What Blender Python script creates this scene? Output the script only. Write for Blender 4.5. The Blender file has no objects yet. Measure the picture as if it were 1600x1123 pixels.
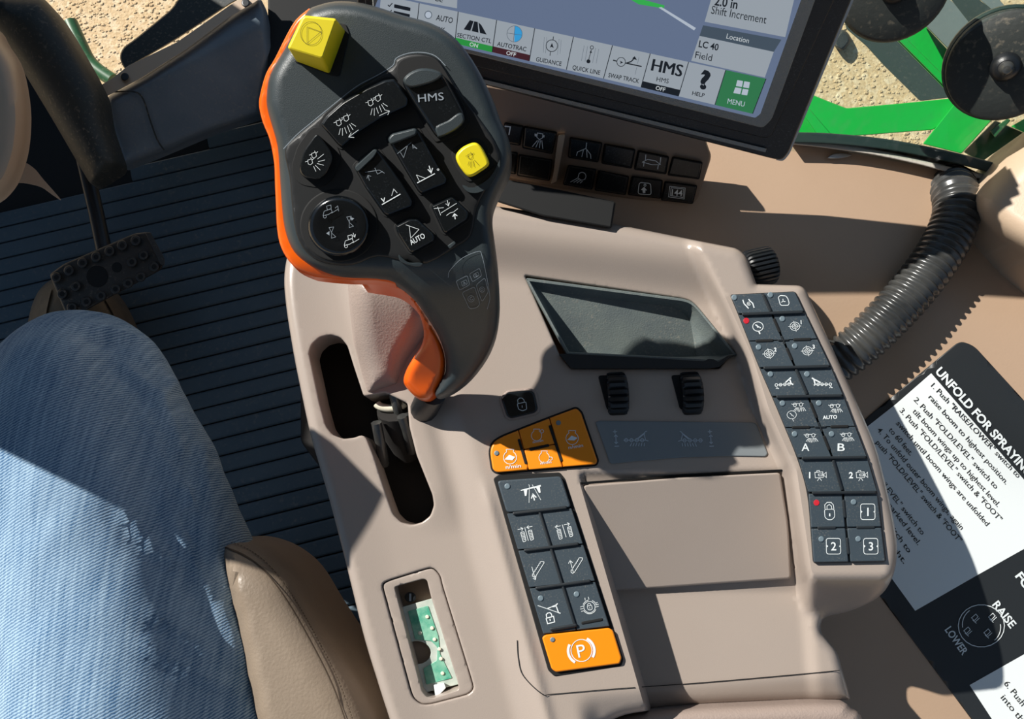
import bpy, bmesh, math, random
import numpy as np
from mathutils import Vector, Matrix, Quaternion, noise
from mathutils.geometry import delaunay_2d_cdt
random.seed(7)
SC = bpy.context.scene
COL = SC.collection
# ------------------------------------------------------------------ camera
W, H, FPX = 1600, 1123, 1200.0
TILT = math.radians(10)
CAM = Vector((0, 0, .55))
RT = Vector((1, 0, 0)); UPV = Vector((0, math.cos(TILT), math.sin(TILT))); FW = Vector((0, math.sin(TILT), -math.cos(TILT)))
cd = bpy.data.cameras.new('camera'); cam = bpy.data.objects.new('camera', cd); COL.objects.link(cam)
cam.location = CAM; cam.rotation_euler = (TILT, 0, 0)
cd.sensor_fit = 'HORIZONTAL'; cd.sensor_width = 36; cd.lens = FPX / W * 36; cd.clip_start = .01; cd.clip_end = 200
SC.camera = cam
# ------------------------------------------------------------------ light
SUN_EL, SUN_AZ = math.radians(35), math.radians(145.5)     # azimuth of the sun measured from +X towards +Y
TOSUN = Vector((math.cos(SUN_EL) * math.cos(SUN_AZ), math.cos(SUN_EL) * math.sin(SUN_AZ), math.sin(SUN_EL)))
sd = bpy.data.lights.new('sun', 'SUN'); so = bpy.data.objects.new('sun', sd); COL.objects.link(so)
sd.energy = 7.1; sd.angle = math.radians(.55); sd.color = (1, .965, .90)
so.rotation_euler = TOSUN.to_track_quat('Z', 'Y').to_euler(); so.location = (-2, 2, 3)
wd = bpy.data.worlds.new('sky'); SC.world = wd; wd.use_nodes = True
bg = wd.node_tree.nodes['Background']; bg.inputs[0].default_value = (.46, .68, 1, 1); bg.inputs[1].default_value = .3
SC.view_settings.view_transform = 'Standard'; SC.view_settings.look = 'None'
SC.view_settings.gamma = 1; SC.view_settings.exposure = 0; SC.view_settings.use_curve_mapping = False

# ------------------------------------------------------------------ geometry helpers
def ray(px, py):
    return RT * ((px - W / 2) / FPX) - UPV * ((py - H / 2) / FPX) + FW
def P(px, py, z):
    d = ray(px, py); return CAM + d * ((z - CAM.z) / d.z)
def flat(z): return lambda x, y, h=0: P(x, y, z + h)
def plane(pt, n):
    n = n.normalized()
    def f(x, y, h=0):
        d = ray(x, y); return CAM + d * (((pt + n * h - CAM).dot(n)) / d.dot(n))
    return f
def field(zf): return lambda x, y, h=0: P(x, y, zf(x, y) + h)
def proj(v):
    d = v - CAM; k = d.dot(FW); return W / 2 + d.dot(RT) / k * FPX, H / 2 - d.dot(UPV) / k * FPX
def Z(x0, y0, k):
    def f(*pts):
        if len(pts) == 1: pts = pts[0]
        return [(x0 + x / k, y0 + y / k) for x, y in pts]
    f.k = k; f.o = (x0, y0); return f
ZA = Z(380, 0, 3.6227); ZB = Z(380, 290, 3.6227); ZC = Z(740, 600, 2.3385); ZT = Z(780, 400, 3.302); ZJ = Z(430, 400, 2.4405)
ZD = Z(500, 840, 3.969); ZG = Z(1160, 0, 3.6227); ZF = Z(0, 0, 3.6227); ZP = Z(0, 300, 3.302); ZN = Z(0, 500, 1.803)
Z5 = Z(1100, 360, 3.2); Z6 = Z(1180, 640, 2.326); ZS = Z(740, 180, 3.6227)
K1 = Z(770, 740, 7.019); K2 = Z(780, 880, 6.238); R1 = Z(1130, 450, 8.022); R2 = Z(1190, 570, 8.022); R3 = Z(1230, 640, 4.494)
M1 = Z(580, 0, 5.0); M2 = Z(860, 40, 4.4444); ZL = Z(920, 640, 5.517)

def sm(a, b, x):
    t = (x - a) / (b - a); t = 0 if t < 0 else 1 if t > 1 else t
    return t * t * (3 - 2 * t)
def lerp(a, b, t): return a + (b - a) * t
def pw(tab, x):
    if x <= tab[0][0]: return tab[0][1]
    for (a, u), (b, v) in zip(tab, tab[1:]):
        if x <= b: return u + (v - u) * (x - a) / (b - a)
    return tab[-1][1]
def rnd(pts, r, n=4):
    out = []; N = len(pts); rs = r if isinstance(r, (list, tuple)) else [r] * N
    for i in range(N):
        p = Vector(pts[i][:2]); a = Vector(pts[i - 1][:2]) - p; b = Vector(pts[(i + 1) % N][:2]) - p
        ra = min(rs[i], a.length * .45); rb = min(rs[i], b.length * .45)
        if ra < .2: out.append((p.x, p.y)); continue
        s, e = p + a.normalized() * ra, p + b.normalized() * rb
        for k in range(n + 1):
            t = k / n; q = s * (1 - t) ** 2 + p * 2 * t * (1 - t) + e * t * t; out.append((q.x, q.y))
    return out
def spl(pts, n=5, closed=True):
    out = []; N = len(pts); V = [Vector(p) for p in pts]
    for i in range(N if closed else N - 1):
        g = lambda j: V[j % N] if closed else V[max(0, min(N - 1, j))]
        p0, p1, p2, p3 = g(i - 1), g(i), g(i + 1), g(i + 2)
        for k in range(n):
            t = k / n
            out.append(tuple(.5 * ((2 * p1) + (p2 - p0) * t + (2 * p0 - 5 * p1 + 4 * p2 - p3) * t * t + (3 * p1 - p0 - 3 * p2 + p3) * t ** 3)))
    if not closed: out.append(tuple(V[-1]))
    return out
def area(p): return .5 * sum(a[0] * b[1] - b[0] * a[1] for a, b in zip(p, p[1:] + p[:1]))
def ccw(p):   # counter-clockwise seen from above (px y runs down)
    p = [tuple(q[:2]) for q in p]
    q = [p[0]]
    for a in p[1:]:
        if math.hypot(a[0] - q[-1][0], a[1] - q[-1][1]) > .02: q.append(a)
    if math.hypot(q[0][0] - q[-1][0], q[0][1] - q[-1][1]) < .02: q.pop()
    return q if area(q) < 0 else q[::-1]
def inset(p, d):
    out = []; N = len(p)
    for i in range(N):
        a, b, c = Vector(p[i - 1]), Vector(p[i]), Vector(p[(i + 1) % N])
        e1 = (b - a).normalized(); e2 = (c - b).normalized()
        n1 = Vector((e1.y, -e1.x)); n2 = Vector((e2.y, -e2.x)); m = n1 + n2
        L = m.length
        if L < 1e-4: out.append(tuple(b)); continue
        m /= L; k = d / max(.45, m.dot(n1)); q = b + m * k; out.append((q.x, q.y))
    return out
def circ(cx, cy, rx, ry=None, n=24, a0=0):
    ry = rx if ry is None else ry
    return [(cx + rx * math.cos(a0 + 2 * math.pi * i / n), cy + ry * math.sin(a0 + 2 * math.pi * i / n)) for i in range(n)]

def mesh(name, v, f, mat, parent=None, smooth=True, angle=35):
    me = bpy.data.meshes.new(name); me.from_pydata([tuple(a) for a in v], [], f); me.validate(); me.update()
    o = bpy.data.objects.new(name, me); COL.objects.link(o)
    if mat: me.materials.append(mat)
    if smooth:
        bm = bmesh.new(); bm.from_mesh(me); ca = math.radians(angle)
        for fc in bm.faces: fc.smooth = True
        for e in bm.edges:
            if len(e.link_faces) == 2 and e.calc_face_angle(0) > ca: e.smooth = False
        bm.to_mesh(me); bm.free()
    if parent: o.parent = parent
    return o
def loft(name, rings, mat, parent=None, cap0=True, cap1=True, smooth=True, angle=35, closed=True):
    n = len(rings[0]); v = [q for r in rings for q in r]; f = []
    for i in range(len(rings) - 1):
        for j in range(n if closed else n - 1):
            k = (j + 1) % n; f.append((i * n + j, i * n + k, (i + 1) * n + k, (i + 1) * n + j))
    if cap0: f.append(tuple(reversed(range(n))))
    if cap1: f.append(tuple(range((len(rings) - 1) * n, len(rings) * n)))
    o = mesh(name, v, f, mat, parent, smooth, angle)
    for p in o.data.polygons:
        if p.loop_total > 4: p.use_smooth = False
    return o
def pad(name, outline, surf, h0, h1, b, mat, parent=None, bm=None):
    """raised pad with rounded top edge: b = bevel in pixels, bm = bevel in metres"""
    p = ccw(outline)
    for _ in range(8):
        q = inset(p, b); n = len(p)
        if all((q[(i + 1) % n][0] - q[i][0]) * (p[(i + 1) % n][0] - p[i][0]) + (q[(i + 1) % n][1] - q[i][1]) * (p[(i + 1) % n][1] - p[i][1]) > 0 for i in range(n)): break
        b *= .75
    bm = min(b * .00045 if bm is None else bm, (h1 - h0) * .95)
    R = [[surf(x, y, h0) for x, y in p]]
    for k in range(4):
        a = k / 3 * math.pi / 2
        R.append([surf(x, y, h1 - bm + bm * math.sin(a)) for x, y in inset(p, b * (1 - math.cos(a)))])
    return loft(name, R, mat, parent, True, True)
def loft2(name, o0, h0, o1, h1, b, surf, mat, parent=None):
    """frustum between two outlines of equal point count"""
    a, c = ccw(o0), ccw(o1)
    R = [[surf(x, y, h0) for x, y in a]]; bm = b * .0003
    q = inset(c, 0)
    R.append([surf(x, y, h1 - bm) for x, y in q]); R.append([surf(x, y, h1 - bm * .3) for x, y in inset(c, b * .35)])
    R.append([surf(x, y, h1) for x, y in inset(c, b)])
    return loft(name, R, mat, parent)
def seg_dist(pts, loop, closed=True):
    pts = np.asarray(pts, float); L = np.asarray(loop, float)
    A = L if closed else L[:-1]; B = np.roll(L, -1, 0) if closed else L[1:]
    out = np.full(len(pts), 1e9)
    for a, b in zip(A, B):
        d = b - a; t = np.clip(((pts - a) @ d) / max(1e-9, d @ d), 0, 1)
        out = np.minimum(out, np.hypot(*(pts - a - t[:, None] * d).T))
    return out
def inside(pts, loop):
    pts = np.asarray(pts, float); x, y = pts[:, 0], pts[:, 1]; r = np.zeros(len(pts), bool)
    for (x1, y1), (x2, y2) in zip(loop, loop[1:] + loop[:1]):
        c = ((y1 > y) != (y2 > y))
        if y1 != y2: r ^= c & (x < (x2 - x1) * (y - y1) / (y2 - y1) + x1)
    return r
def dens(p, step):
    out = []
    for a, b in zip(p, p[1:] + p[:1]):
        k = max(1, int(math.hypot(b[0] - a[0], b[1] - a[1]) / step + .5)); out += [(lerp(a[0], b[0], i / k), lerp(a[1], b[1], i / k)) for i in range(k)]
    return out
def sheet(name, outline, zf, sp, mat, parent=None, holes=(), creases=(), R=0, Rm=0, skirt=0, hR=0, hRm=0, hskirt=0, bottom=False, disp=None, angle=50):
    """surface over a pixel outline, z from zf, rounded edges (R px wide, Rm metres deep) and skirts"""
    loops = [dens(ccw(outline), max(5, sp))] + [dens(ccw(h), max(4, sp * .8)) for h in holes]
    pts, edges = [], []
    for L in loops:
        b = len(pts); pts += L; edges += [(b + i, b + (i + 1) % len(L)) for i in range(len(L))]
    nb = len(pts)
    fine = []
    for li, L in enumerate(loops):
        rr = R if li == 0 else hR
        if rr:
            for k in (.12, .35, .65, 1):
                fine += inset(L, rr * k if li == 0 else -rr * k)
    for c in creases:
        b = len(pts); pts += list(c); edges += [(b + i, b + i + 1) for i in range(len(c) - 1)]
    xs = [p[0] for p in loops[0]]; ys = [p[1] for p in loops[0]]
    G = [(x, y) for i, x in enumerate(np.arange(min(xs), max(xs), sp)) for y in np.arange(min(ys) + (i % 2) * sp / 2, max(ys), sp)]
    cand = np.array(fine + G); ok = inside(cand, loops[0])
    for h in loops[1:]: ok &= ~inside(cand, h)
    dd = np.full(len(cand), 1e9)
    for L in loops: dd = np.minimum(dd, seg_dist(cand, L))
    for c in creases: dd = np.minimum(dd, seg_dist(cand, c, False))
    lim = np.array([.12 * min(x for x in (R, hR, sp) if x) * .5 if (R or hR) else sp * .4] * len(fine) + [max(sp * .4, R, hR) if (R or hR) else sp * .4] * len(G))
    keep = ok & (dd > lim)
    if (R or hR):
        g = np.arange(len(cand)) >= len(fine)
        dR = seg_dist(cand, loops[0]); k2 = ok & g & (dR > R)
        for h in loops[1:]: k2 &= seg_dist(cand, h) > hR
        for c in creases: k2 &= seg_dist(cand, c, False) > sp * .4
        keep = (keep & ~g) | k2
    pts += [tuple(p) for p in cand[keep]]
    vo, eo, fo, ov, oe, of = delaunay_2d_cdt([Vector(p) for p in pts], edges, [], 0, 1e-4)
    vo = [(p.x, p.y) for p in vo]
    cen = np.array([np.mean([vo[i] for i in f], 0) for f in fo]); ok = inside(cen, loops[0])
    for h in loops[1:]: ok &= ~inside(cen, h)
    A = np.array(vo); drop = np.zeros(len(A))
    if R:
        d = np.clip(seg_dist(A, loops[0]) / R, 0, 1); drop += Rm * (1 - np.sqrt(np.clip(1 - (1 - d) ** 2, 0, 1)))
    if hR:
        for h in loops[1:]:
            d = np.clip(seg_dist(A, h) / hR, 0, 1); drop += hRm * (1 - np.sqrt(np.clip(1 - (1 - d) ** 2, 0, 1)))
    V = [P(x, y, zf(x, y) - dz) for (x, y), dz in zip(vo, drop)]
    if disp: V = [disp(v, q) for v, q in zip(V, vo)]
    Fc = []
    for f, k in zip(fo, ok):
        if not k: continue
        ar = area([vo[i] for i in f]); Fc.append(tuple(f) if ar < 0 else tuple(reversed(f)))
    nv = len(V)
    idx = {}
    for i, ors in enumerate(ov):
        for o in ors: idx[o] = i
    b = 0; fb = []
    for li, L in enumerate(loops):
        dz = skirt if li == 0 else hskirt
        ids = [idx[b + i] for i in range(len(L))]; b += len(L)
        if not dz: continue
        base = len(V)
        for i in ids: V.append(V[i] - Vector((0, 0, dz)))
        m = len(ids)
        for i in range(m):
            j = (i + 1) % m
            q = (ids[i], base + i, base + j, ids[j])
            Fc.append(q if li == 0 else tuple(reversed(q)))
        if bottom and li == 0: Fc.append(tuple(base + i for i in reversed(range(m))))
    return mesh(name, V, Fc, mat, parent, True, angle)

# ---- flat print: ribbons, fills and letters laid on a surface
_font = {}
def font_mesh(s, bold=0.0):
    k = (s, bold)
    if k not in _font:
        cu = bpy.data.curves.new('lettering', 'FONT'); cu.body = s; cu.size = 1; cu.resolution_u = 3; cu.offset = bold
        o = bpy.data.objects.new('lettering', cu); COL.objects.link(o)
        dg = bpy.context.evaluated_depsgraph_get(); me = bpy.data.meshes.new_from_object(o.evaluated_get(dg))
        v = [(a.co.x, a.co.y) for a in me.vertices]; f = [tuple(p.vertices) for p in me.polygons]
        bpy.data.objects.remove(o); bpy.data.curves.remove(cu); bpy.data.meshes.remove(me)
        _font[k] = (v, f)
    return _font[k]
def letters(V, Fc, surf, s, c, hgt, ang=0, width=None, slant=0, bold=.012, hh=.0003, align='c', sx=1):
    """text with cap height hgt px, centred on c (or starting there), fitted to width px when given"""
    v, f = font_mesh(s, bold)
    if not v: return
    x0, x1 = min(a[0] for a in v), max(a[0] for a in v); cap = .70
    if 'M' in s and bold > .002:
        for q in (-.5, .5): letters(V, Fc, surf, s, (c[0] + q * bold * hgt * .9 * math.cos(math.radians(ang)), c[1] + q * bold * hgt * .9 * math.sin(math.radians(ang))), hgt, ang, width, slant, 0, hh + q * .00002, align, sx)
        return
    ky = hgt / cap; kx = ky * sx if width is None else width / (x1 - x0)
    ca, sa = math.cos(math.radians(ang)), math.sin(math.radians(ang)); b = len(V)
    for x, y in v:
        X = (x - (x0 + x1) / 2 if align == 'c' else x - x0) * kx; Y = -(y - (cap / 2 if align == 'c' else 0)) * ky
        X += slant * Y
        V.append(surf(c[0] + X * ca - Y * sa, c[1] + X * sa + Y * ca, hh))
    Fc += [tuple(b + i for i in g) for g in f]
def ribbon(V, Fc, surf, pts, w, hh=.0003, closed=False):
    n = len(pts)
    if n < 2: return
    b = len(V); nrm = []
    for i in range(n):
        a = pts[i - 1] if (i or closed) else pts[i]; c = pts[(i + 1) % n] if (i < n - 1 or closed) else pts[i]; p = pts[i]
        d1 = Vector((p[0] - a[0], p[1] - a[1])); d2 = Vector((c[0] - p[0], c[1] - p[1]))
        if d1.length > 1e-6: d1.normalize()
        if d2.length > 1e-6: d2.normalize()
        t = d1 + d2
        if t.length < 1e-3: t = d1 if d1.length else d2
        t.normalize(); m = Vector((t.y, -t.x)); dd = d1 if d1.length > .5 else d2
        k = 1 / max(.5, abs(m.dot(Vector((dd.y, -dd.x))))); nrm.append(m * k * w / 2)
    for p, m in zip(pts, nrm):
        V.append(surf(p[0] + m.x, p[1] + m.y, hh)); V.append(surf(p[0] - m.x, p[1] - m.y, hh))
    for i in range(n if closed else n - 1):
        j = (i + 1) % n; Fc.append((b + 2 * i, b + 2 * i + 1, b + 2 * j + 1, b + 2 * j))
def draw(name, parent, surf, zm, strokes, mat, w=1.3, hh=.0003):
    """strokes in the coordinates of zoom zm: list = polyline, ('o',x,y,r[,ry]) circle, ('a',x,y,r,a0,a1) arc, ('f',pts) fill, ('t',text,x,y,h,ang[,width]) letters"""
    V, Fc = [], []; w *= .82
    if parent is not None and parent.name in KS: surf = KS[parent.name]
    for s in strokes:
        if isinstance(s, list): ribbon(V, Fc, surf, zm(s), w, hh)
        elif s[0] == 'w': ribbon(V, Fc, surf, zm(s[2]), s[1], hh)
        elif s[0] == 'o': ribbon(V, Fc, surf, zm(circ(s[1], s[2], s[3], s[4] if len(s) > 4 else None, 22)), w, hh, True)
        elif s[0] == 'l': ribbon(V, Fc, surf, zm(s[1]), w, hh, True)
        elif s[0] == 'a':
            n = 12; q = [(s[1] + s[3] * math.cos(math.radians(s[4] + (s[5] - s[4]) * i / n)), s[2] + s[3] * math.sin(math.radians(s[4] + (s[5] - s[4]) * i / n))) for i in range(n + 1)]
            ribbon(V, Fc, surf, zm(q), s[6] if len(s) > 6 else w, hh)
        elif s[0] == 'f':
            b = len(V); q = ccw(zm(s[1])); V += [surf(x, y, hh) for x, y in q]; Fc.append(tuple(range(b, b + len(q))))
        elif s[0] == 't':
            letters(V, Fc, surf, s[1], zm([(s[2], s[3])])[0], s[4] / zm.k, s[5], s[6] / zm.k if len(s) > 6 and s[6] else None, hh=hh, bold=s[7] if len(s) > 7 else .012)
    return mesh(name, V, Fc, mat, parent, False)

KS = {}
def fit(ol, surf):
    p = [surf(x, y, 0) for x, y in ol]; A = np.array([[a.x, a.y, 1] for a in p]); k = np.linalg.lstsq(A, np.array([a.z for a in p]), rcond=None)[0]
    c = sum(p, Vector()) / len(p); c.z = k[0] * c.x + k[1] * c.y + k[2]
    return plane(c, Vector((-k[0], -k[1], 1)))
# ------------------------------------------------------------------ tagging
def tag(o, label, cat, group=None):
    o['label'] = label; o['category'] = cat
    if group: o['group'] = group
    return o
def thing(name, label, cat, loc=(0, 0, 0), group=None):
    o = bpy.data.objects.new(name, None); COL.objects.link(o); o.empty_display_size = .02
    o.location = loc; return tag(o, label, cat, group)
def own(root):
    """parents keep world placement: children were built in world coordinates"""
    bpy.context.view_layer.update()
    for c in root.children:
        c.matrix_parent_inverse = root.matrix_world.inverted()
def struct(o): o['kind'] = 'structure'; return o

# ------------------------------------------------------------------ materials
def lin(h):
    h = h.lstrip('#'); c = [int(h[i:i + 2], 16) / 255 for i in (0, 2, 4)]
    return tuple(x / 12.92 if x <= .04045 else ((x + .055) / 1.055) ** 2.4 for x in c) + (1,)
def mat(name, col, rough=.5, metal=0, spec=.5, bump=0, bscale=800, var=None, vscale=30, dust=0, dscale=350, coat=0, dustcol='#b9ac98'):
    m = bpy.data.materials.new(name); m.use_nodes = True; nt = m.node_tree; N = nt.nodes; L = nt.links
    p = N['Principled BSDF']; p.inputs['Roughness'].default_value = rough; p.inputs['Metallic'].default_value = metal
    p.inputs['Specular IOR Level'].default_value = spec; p.inputs['Base Color'].default_value = lin(col)
    if coat: p.inputs['Coat Weight'].default_value = coat; p.inputs['Coat Roughness'].default_value = .12
    tc = N.new('ShaderNodeTexCoord'); cur = None
    if var:
        n = N.new('ShaderNodeTexNoise'); n.inputs['Scale'].default_value = vscale; n.inputs['Detail'].default_value = 6; n.inputs['Roughness'].default_value = .6
        L.new(tc.outputs['Object'], n.inputs['Vector']); r = N.new('ShaderNodeValToRGB'); r.color_ramp.elements[0].position = .35; r.color_ramp.elements[1].position = .68
        r.color_ramp.elements[0].color = lin(col); r.color_ramp.elements[1].color = lin(var); L.new(n.outputs['Fac'], r.inputs[0]); cur = r.outputs[0]
    if dust:
        n = N.new('ShaderNodeTexNoise'); n.inputs['Scale'].default_value = dscale; n.inputs['Detail'].default_value = 3
        n2 = N.new('ShaderNodeTexNoise'); n2.inputs['Scale'].default_value = dscale * .06; n2.inputs['Detail'].default_value = 4
        L.new(tc.outputs['Object'], n.inputs['Vector']); L.new(tc.outputs['Object'], n2.inputs['Vector'])
        r = N.new('ShaderNodeMapRange'); r.inputs[1].default_value = .56; r.inputs[2].default_value = .78; L.new(n.outputs['Fac'], r.inputs[0])
        r2 = N.new('ShaderNodeMapRange'); r2.inputs[1].default_value = .35; r2.inputs[2].default_value = .75; r2.inputs[4].default_value = dust; L.new(n2.outputs['Fac'], r2.inputs[0])
        mu = N.new('ShaderNodeMath'); mu.operation = 'MULTIPLY'; L.new(r.outputs[0], mu.inputs[0]); L.new(r2.outputs[0], mu.inputs[1])
        mx = N.new('ShaderNodeMix'); mx.data_type = 'RGBA'; L.new(mu.outputs[0], mx.inputs[0])
        if cur: L.new(cur, mx.inputs[6])
        else: mx.inputs[6].default_value = lin(col)
        mx.inputs[7].default_value = lin(dustcol); cur = mx.outputs[2]
    if cur: L.new(cur, p.inputs['Base Color'])
    if bump:
        n = N.new('ShaderNodeTexNoise'); n.inputs['Scale'].default_value = bscale; n.inputs['Detail'].default_value = 2
        L.new(tc.outputs['Object'], n.inputs['Vector']); b = N.new('ShaderNodeBump'); b.inputs['Strength'].default_value = bump; b.inputs['Distance'].default_value = .0006
        L.new(n.outputs['Fac'], b.inputs['Height']); L.new(b.outputs[0], p.inputs['Normal'])
    return m
def emis(name, col, s=1.0):
    m = bpy.data.materials.new(name); m.use_nodes = True; p = m.node_tree.nodes['Principled BSDF']
    p.inputs['Base Color'].default_value = (.01, .01, .012, 1); p.inputs['Roughness'].default_value = .35
    p.inputs['Specular IOR Level'].default_value = .1
    p.inputs['Emission Color'].default_value = lin(col); p.inputs['Emission Strength'].default_value = s
    return m
m_taupe = mat('taupe_plastic', '#a1948a', .30, bump=.12, bscale=1500, var='#a4978d', vscale=8)
m_taupe2 = mat('taupe_leather_grain', '#97877e', .42, bump=.5, bscale=700)
m_tan = mat('tan_plastic', '#b39880', .40, bump=.10, bscale=500, var='#ae937b', vscale=6)
m_tan2 = mat('tan_trim', '#b8a189', .45, bump=.15, bscale=900)
m_pad = mat('slate_rubber', '#39444c', .52, bump=.1, bscale=2500, dust=.35, dscale=900)
m_padbase = mat('slate_rubber_base', '#1d2226', .55, bump=.1, bscale=2500)
m_orange_key = mat('orange_key', '#f08a08', .45)
m_orange = mat('orange_plastic', '#f06208', .28)
m_black = mat('black_plastic', '#15181b', .38, bump=.15, bscale=2000)
m_joy = mat('soft_black_shell', '#323a3d', .40, bump=.2, bscale=2200, var='#2d3538', vscale=20)
m_gloss = mat('gloss_black_key', '#0d1114', .24, spec=.5, dust=.10, dscale=1200, dustcol='#8a949c')
m_dial = mat('gloss_black_dial', '#0d1013', .14, spec=.6)
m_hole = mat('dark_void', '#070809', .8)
m_cavity = mat('slot_interior', '#191614', .8)
m_yellow = mat('yellow_button', '#e3cf1c', .42)
m_white = mat('white_print', '#dfe5e6', .5)
m_grey = mat('grey_print', '#8a939b', .5)
m_pale = mat('pale_print', '#b4bfc8', .5)
m_dark = mat('dark_print', '#1b1b18', .5)
m_led = mat('led_lens', '#6d7c84', .4)
m_red = emis('led_red', '#ff3040', .7)
m_redlens = m_red
m_tray = mat('grey_rubber_tray', '#5d6667', .6, bump=.35, bscale=900, var='#6a7370', vscale=40, dust=.5, dscale=500)
m_lab = mat('grey_label_plate', '#777d80', .5, bump=.1, bscale=1500)
m_mon = mat('monitor_black', '#14171b', .45, bump=.35, bscale=1500, dust=.3, dscale=900, dustcol='#8a9096')
m_bezel = mat('monitor_bezel_sunlit', '#858887', .55, bump=.8, bscale=1700, dust=.7, dscale=900)  # grey-black bezel painted lighter, grazing sunlight put into its colour
m_silver = mat('silver_trim', '#a8a8a6', .35, metal=.6)
m_brown = mat('brown_switch_housing', '#84705f', .45, bump=.1, bscale=1500)
m_sw = mat('switch_key_black', '#101315', .35, dust=.4, dscale=1000, dustcol='#9aa0a4')
m_hose = mat('black_corrugated_plastic', '#2c2d2d', .27, spec=.6, var='#4a4a48', vscale=25)
m_sign = mat('sign_black', '#242729', .45, bump=.1, bscale=1500)
m_signw = mat('sign_white', '#e4e9e9', .42)
m_mat = mat('rubber_mat', '#415461', .7, bump=.3, bscale=400, var='#4a5c68', vscale=10, dust=.25, dscale=200)
m_matg = mat('rubber_mat_groove', '#0c1013', .8)
m_dusty = mat('dusty_black_rubber', '#2a2e2c', .6, bump=.3, bscale=300, dust=.9, dscale=260, dustcol='#8d8270')
m_dustysheen = mat('dusty_sky_sheen_panel', '#5a6874', .33, bump=.3, bscale=300, var='#6a757e', vscale=12, dust=.8, dscale=220, dustcol='#8f8a80')  # raised blue base colour holds painted sky sheen, under real dust
m_seat = mat('seat_leather', '#8b7c6c', .45, bump=.45, bscale=450, var='#847565', vscale=20)
m_thread = mat('seat_thread', '#4a3d31', .7)
m_boot = mat('boot_leather', '#6b604f', .6, bump=.4, bscale=300, var='#574d3f', vscale=40)
m_pedal = mat('pedal_metal', '#3a3a39', .45, metal=.3, bump=.4, bscale=300, dust=.5, dscale=250)
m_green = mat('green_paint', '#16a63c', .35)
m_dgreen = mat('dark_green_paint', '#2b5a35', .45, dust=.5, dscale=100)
m_ggrey = mat('grey_painted_bar', '#6f7774', .5, dust=.4, dscale=100)
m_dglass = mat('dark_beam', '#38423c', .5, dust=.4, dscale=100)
m_foam = mat('foam_seal', '#b9b3a8', .8, bump=.6, bscale=400)
m_gasket = mat('green_black_gasket', '#24332f', .45)
m_pcb = mat('circuit_green', '#3f9a80', .35, var='#8fc0a8', vscale=120)
m_clear = mat('cloudy_clear_case', '#c9cdc4', .25, var='#a9b5ab', vscale=90)
m_ivory = mat('ivory_plastic', '#e2dcc8', .4)

# ------------------------------------------------------------------ outside ground
def gravel_mat():
    m = bpy.data.materials.new('gravel'); m.use_nodes = True; nt = m.node_tree; N = nt.nodes; L = nt.links; p = N['Principled BSDF']; p.inputs['Roughness'].default_value = .9
    tc = N.new('ShaderNodeTexCoord'); v = N.new('ShaderNodeTexVoronoi'); v.inputs['Scale'].default_value = 45; L.new(tc.outputs['Object'], v.inputs['Vector'])
    n = N.new('ShaderNodeTexNoise'); n.inputs['Scale'].default_value = 90; n.inputs['Detail'].default_value = 8; L.new(tc.outputs['Object'], n.inputs['Vector'])
    r = N.new('ShaderNodeValToRGB'); L.new(v.outputs['Color'], r.inputs[0]); e = r.color_ramp.elements
    e[0].color = lin('#c0a278'); e[1].color = lin('#efdcbc'); x = e.new(.5); x.color = lin('#d0b084')
    mx = N.new('ShaderNodeMix'); mx.data_type = 'RGBA'; mx.inputs[0].default_value = .5; r2 = N.new('ShaderNodeValToRGB'); L.new(n.outputs['Fac'], r2.inputs[0])
    r2.color_ramp.elements[0].position = .3; r2.color_ramp.elements[1].position = .7; r2.color_ramp.elements[0].color = lin('#b3946c'); r2.color_ramp.elements[1].color = lin('#e6cfa8')
    L.new(r.outputs[0], mx.inputs[6]); L.new(r2.outputs[0], mx.inputs[7]); L.new(mx.outputs[2], p.inputs['Base Color'])
    b = N.new('ShaderNodeBump'); b.inputs['Strength'].default_value = .3; b.inputs['Distance'].default_value = .012; L.new(n.outputs['Fac'], b.inputs['Height']); L.new(b.outputs[0], p.inputs['Normal'])
    return m
m_gravel = gravel_mat(); GZ = -2.3
struct(mesh('ground', [(-30, -30, GZ), (30, -30, GZ), (30, 30, GZ), (-30, 30, GZ)], [(0, 1, 2, 3)], m_gravel, smooth=False))
V, Fc = [], []
for (a, b, c, d, n) in ((60, -20, 320, 160, 900), (1230, -30, 1620, 260, 1600)):
    for i in range(n):
        q = P(random.uniform(a, c), random.uniform(b, d), GZ); s = random.uniform(.004, .011); k = len(V)
        for j in range(5):
            t = j * 1.256 + random.random() * .6; V.append(q + Vector((math.cos(t) * s, math.sin(t) * s * .8, .001)))
        for j in range(5):
            t = j * 1.256 + random.random() * .6; V.append(q + Vector((math.cos(t) * s * .6, math.sin(t) * s * .5, s * .35)))
        Fc += [(k + j, k + (j + 1) % 5, k + 5 + (j + 1) % 5, k + 5 + j) for j in range(5)] + [tuple(range(k + 5, k + 10))]
o = mesh('gravel', V, Fc, m_gravel, smooth=False); o['kind'] = 'stuff'; tag(o, 'loose tan gravel stones lying on the sandy ground outside', 'gravel')

# ------------------------------------------------------------------ cab shell
FZ = -.45
fl = struct(mesh('floor', [P(-200, -60, FZ - .012), P(-200, 1300, FZ - .012), P(1500, 1300, FZ - .012), P(1500, 560, FZ - .012), P(600, 130, FZ - .012), P(180, 240, FZ - .012), P(135, 225, FZ - .012), P(40, 40, FZ - .012)], [(0, 1, 2, 3, 4, 5, 6, 7)], m_matg, smooth=False))
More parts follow.
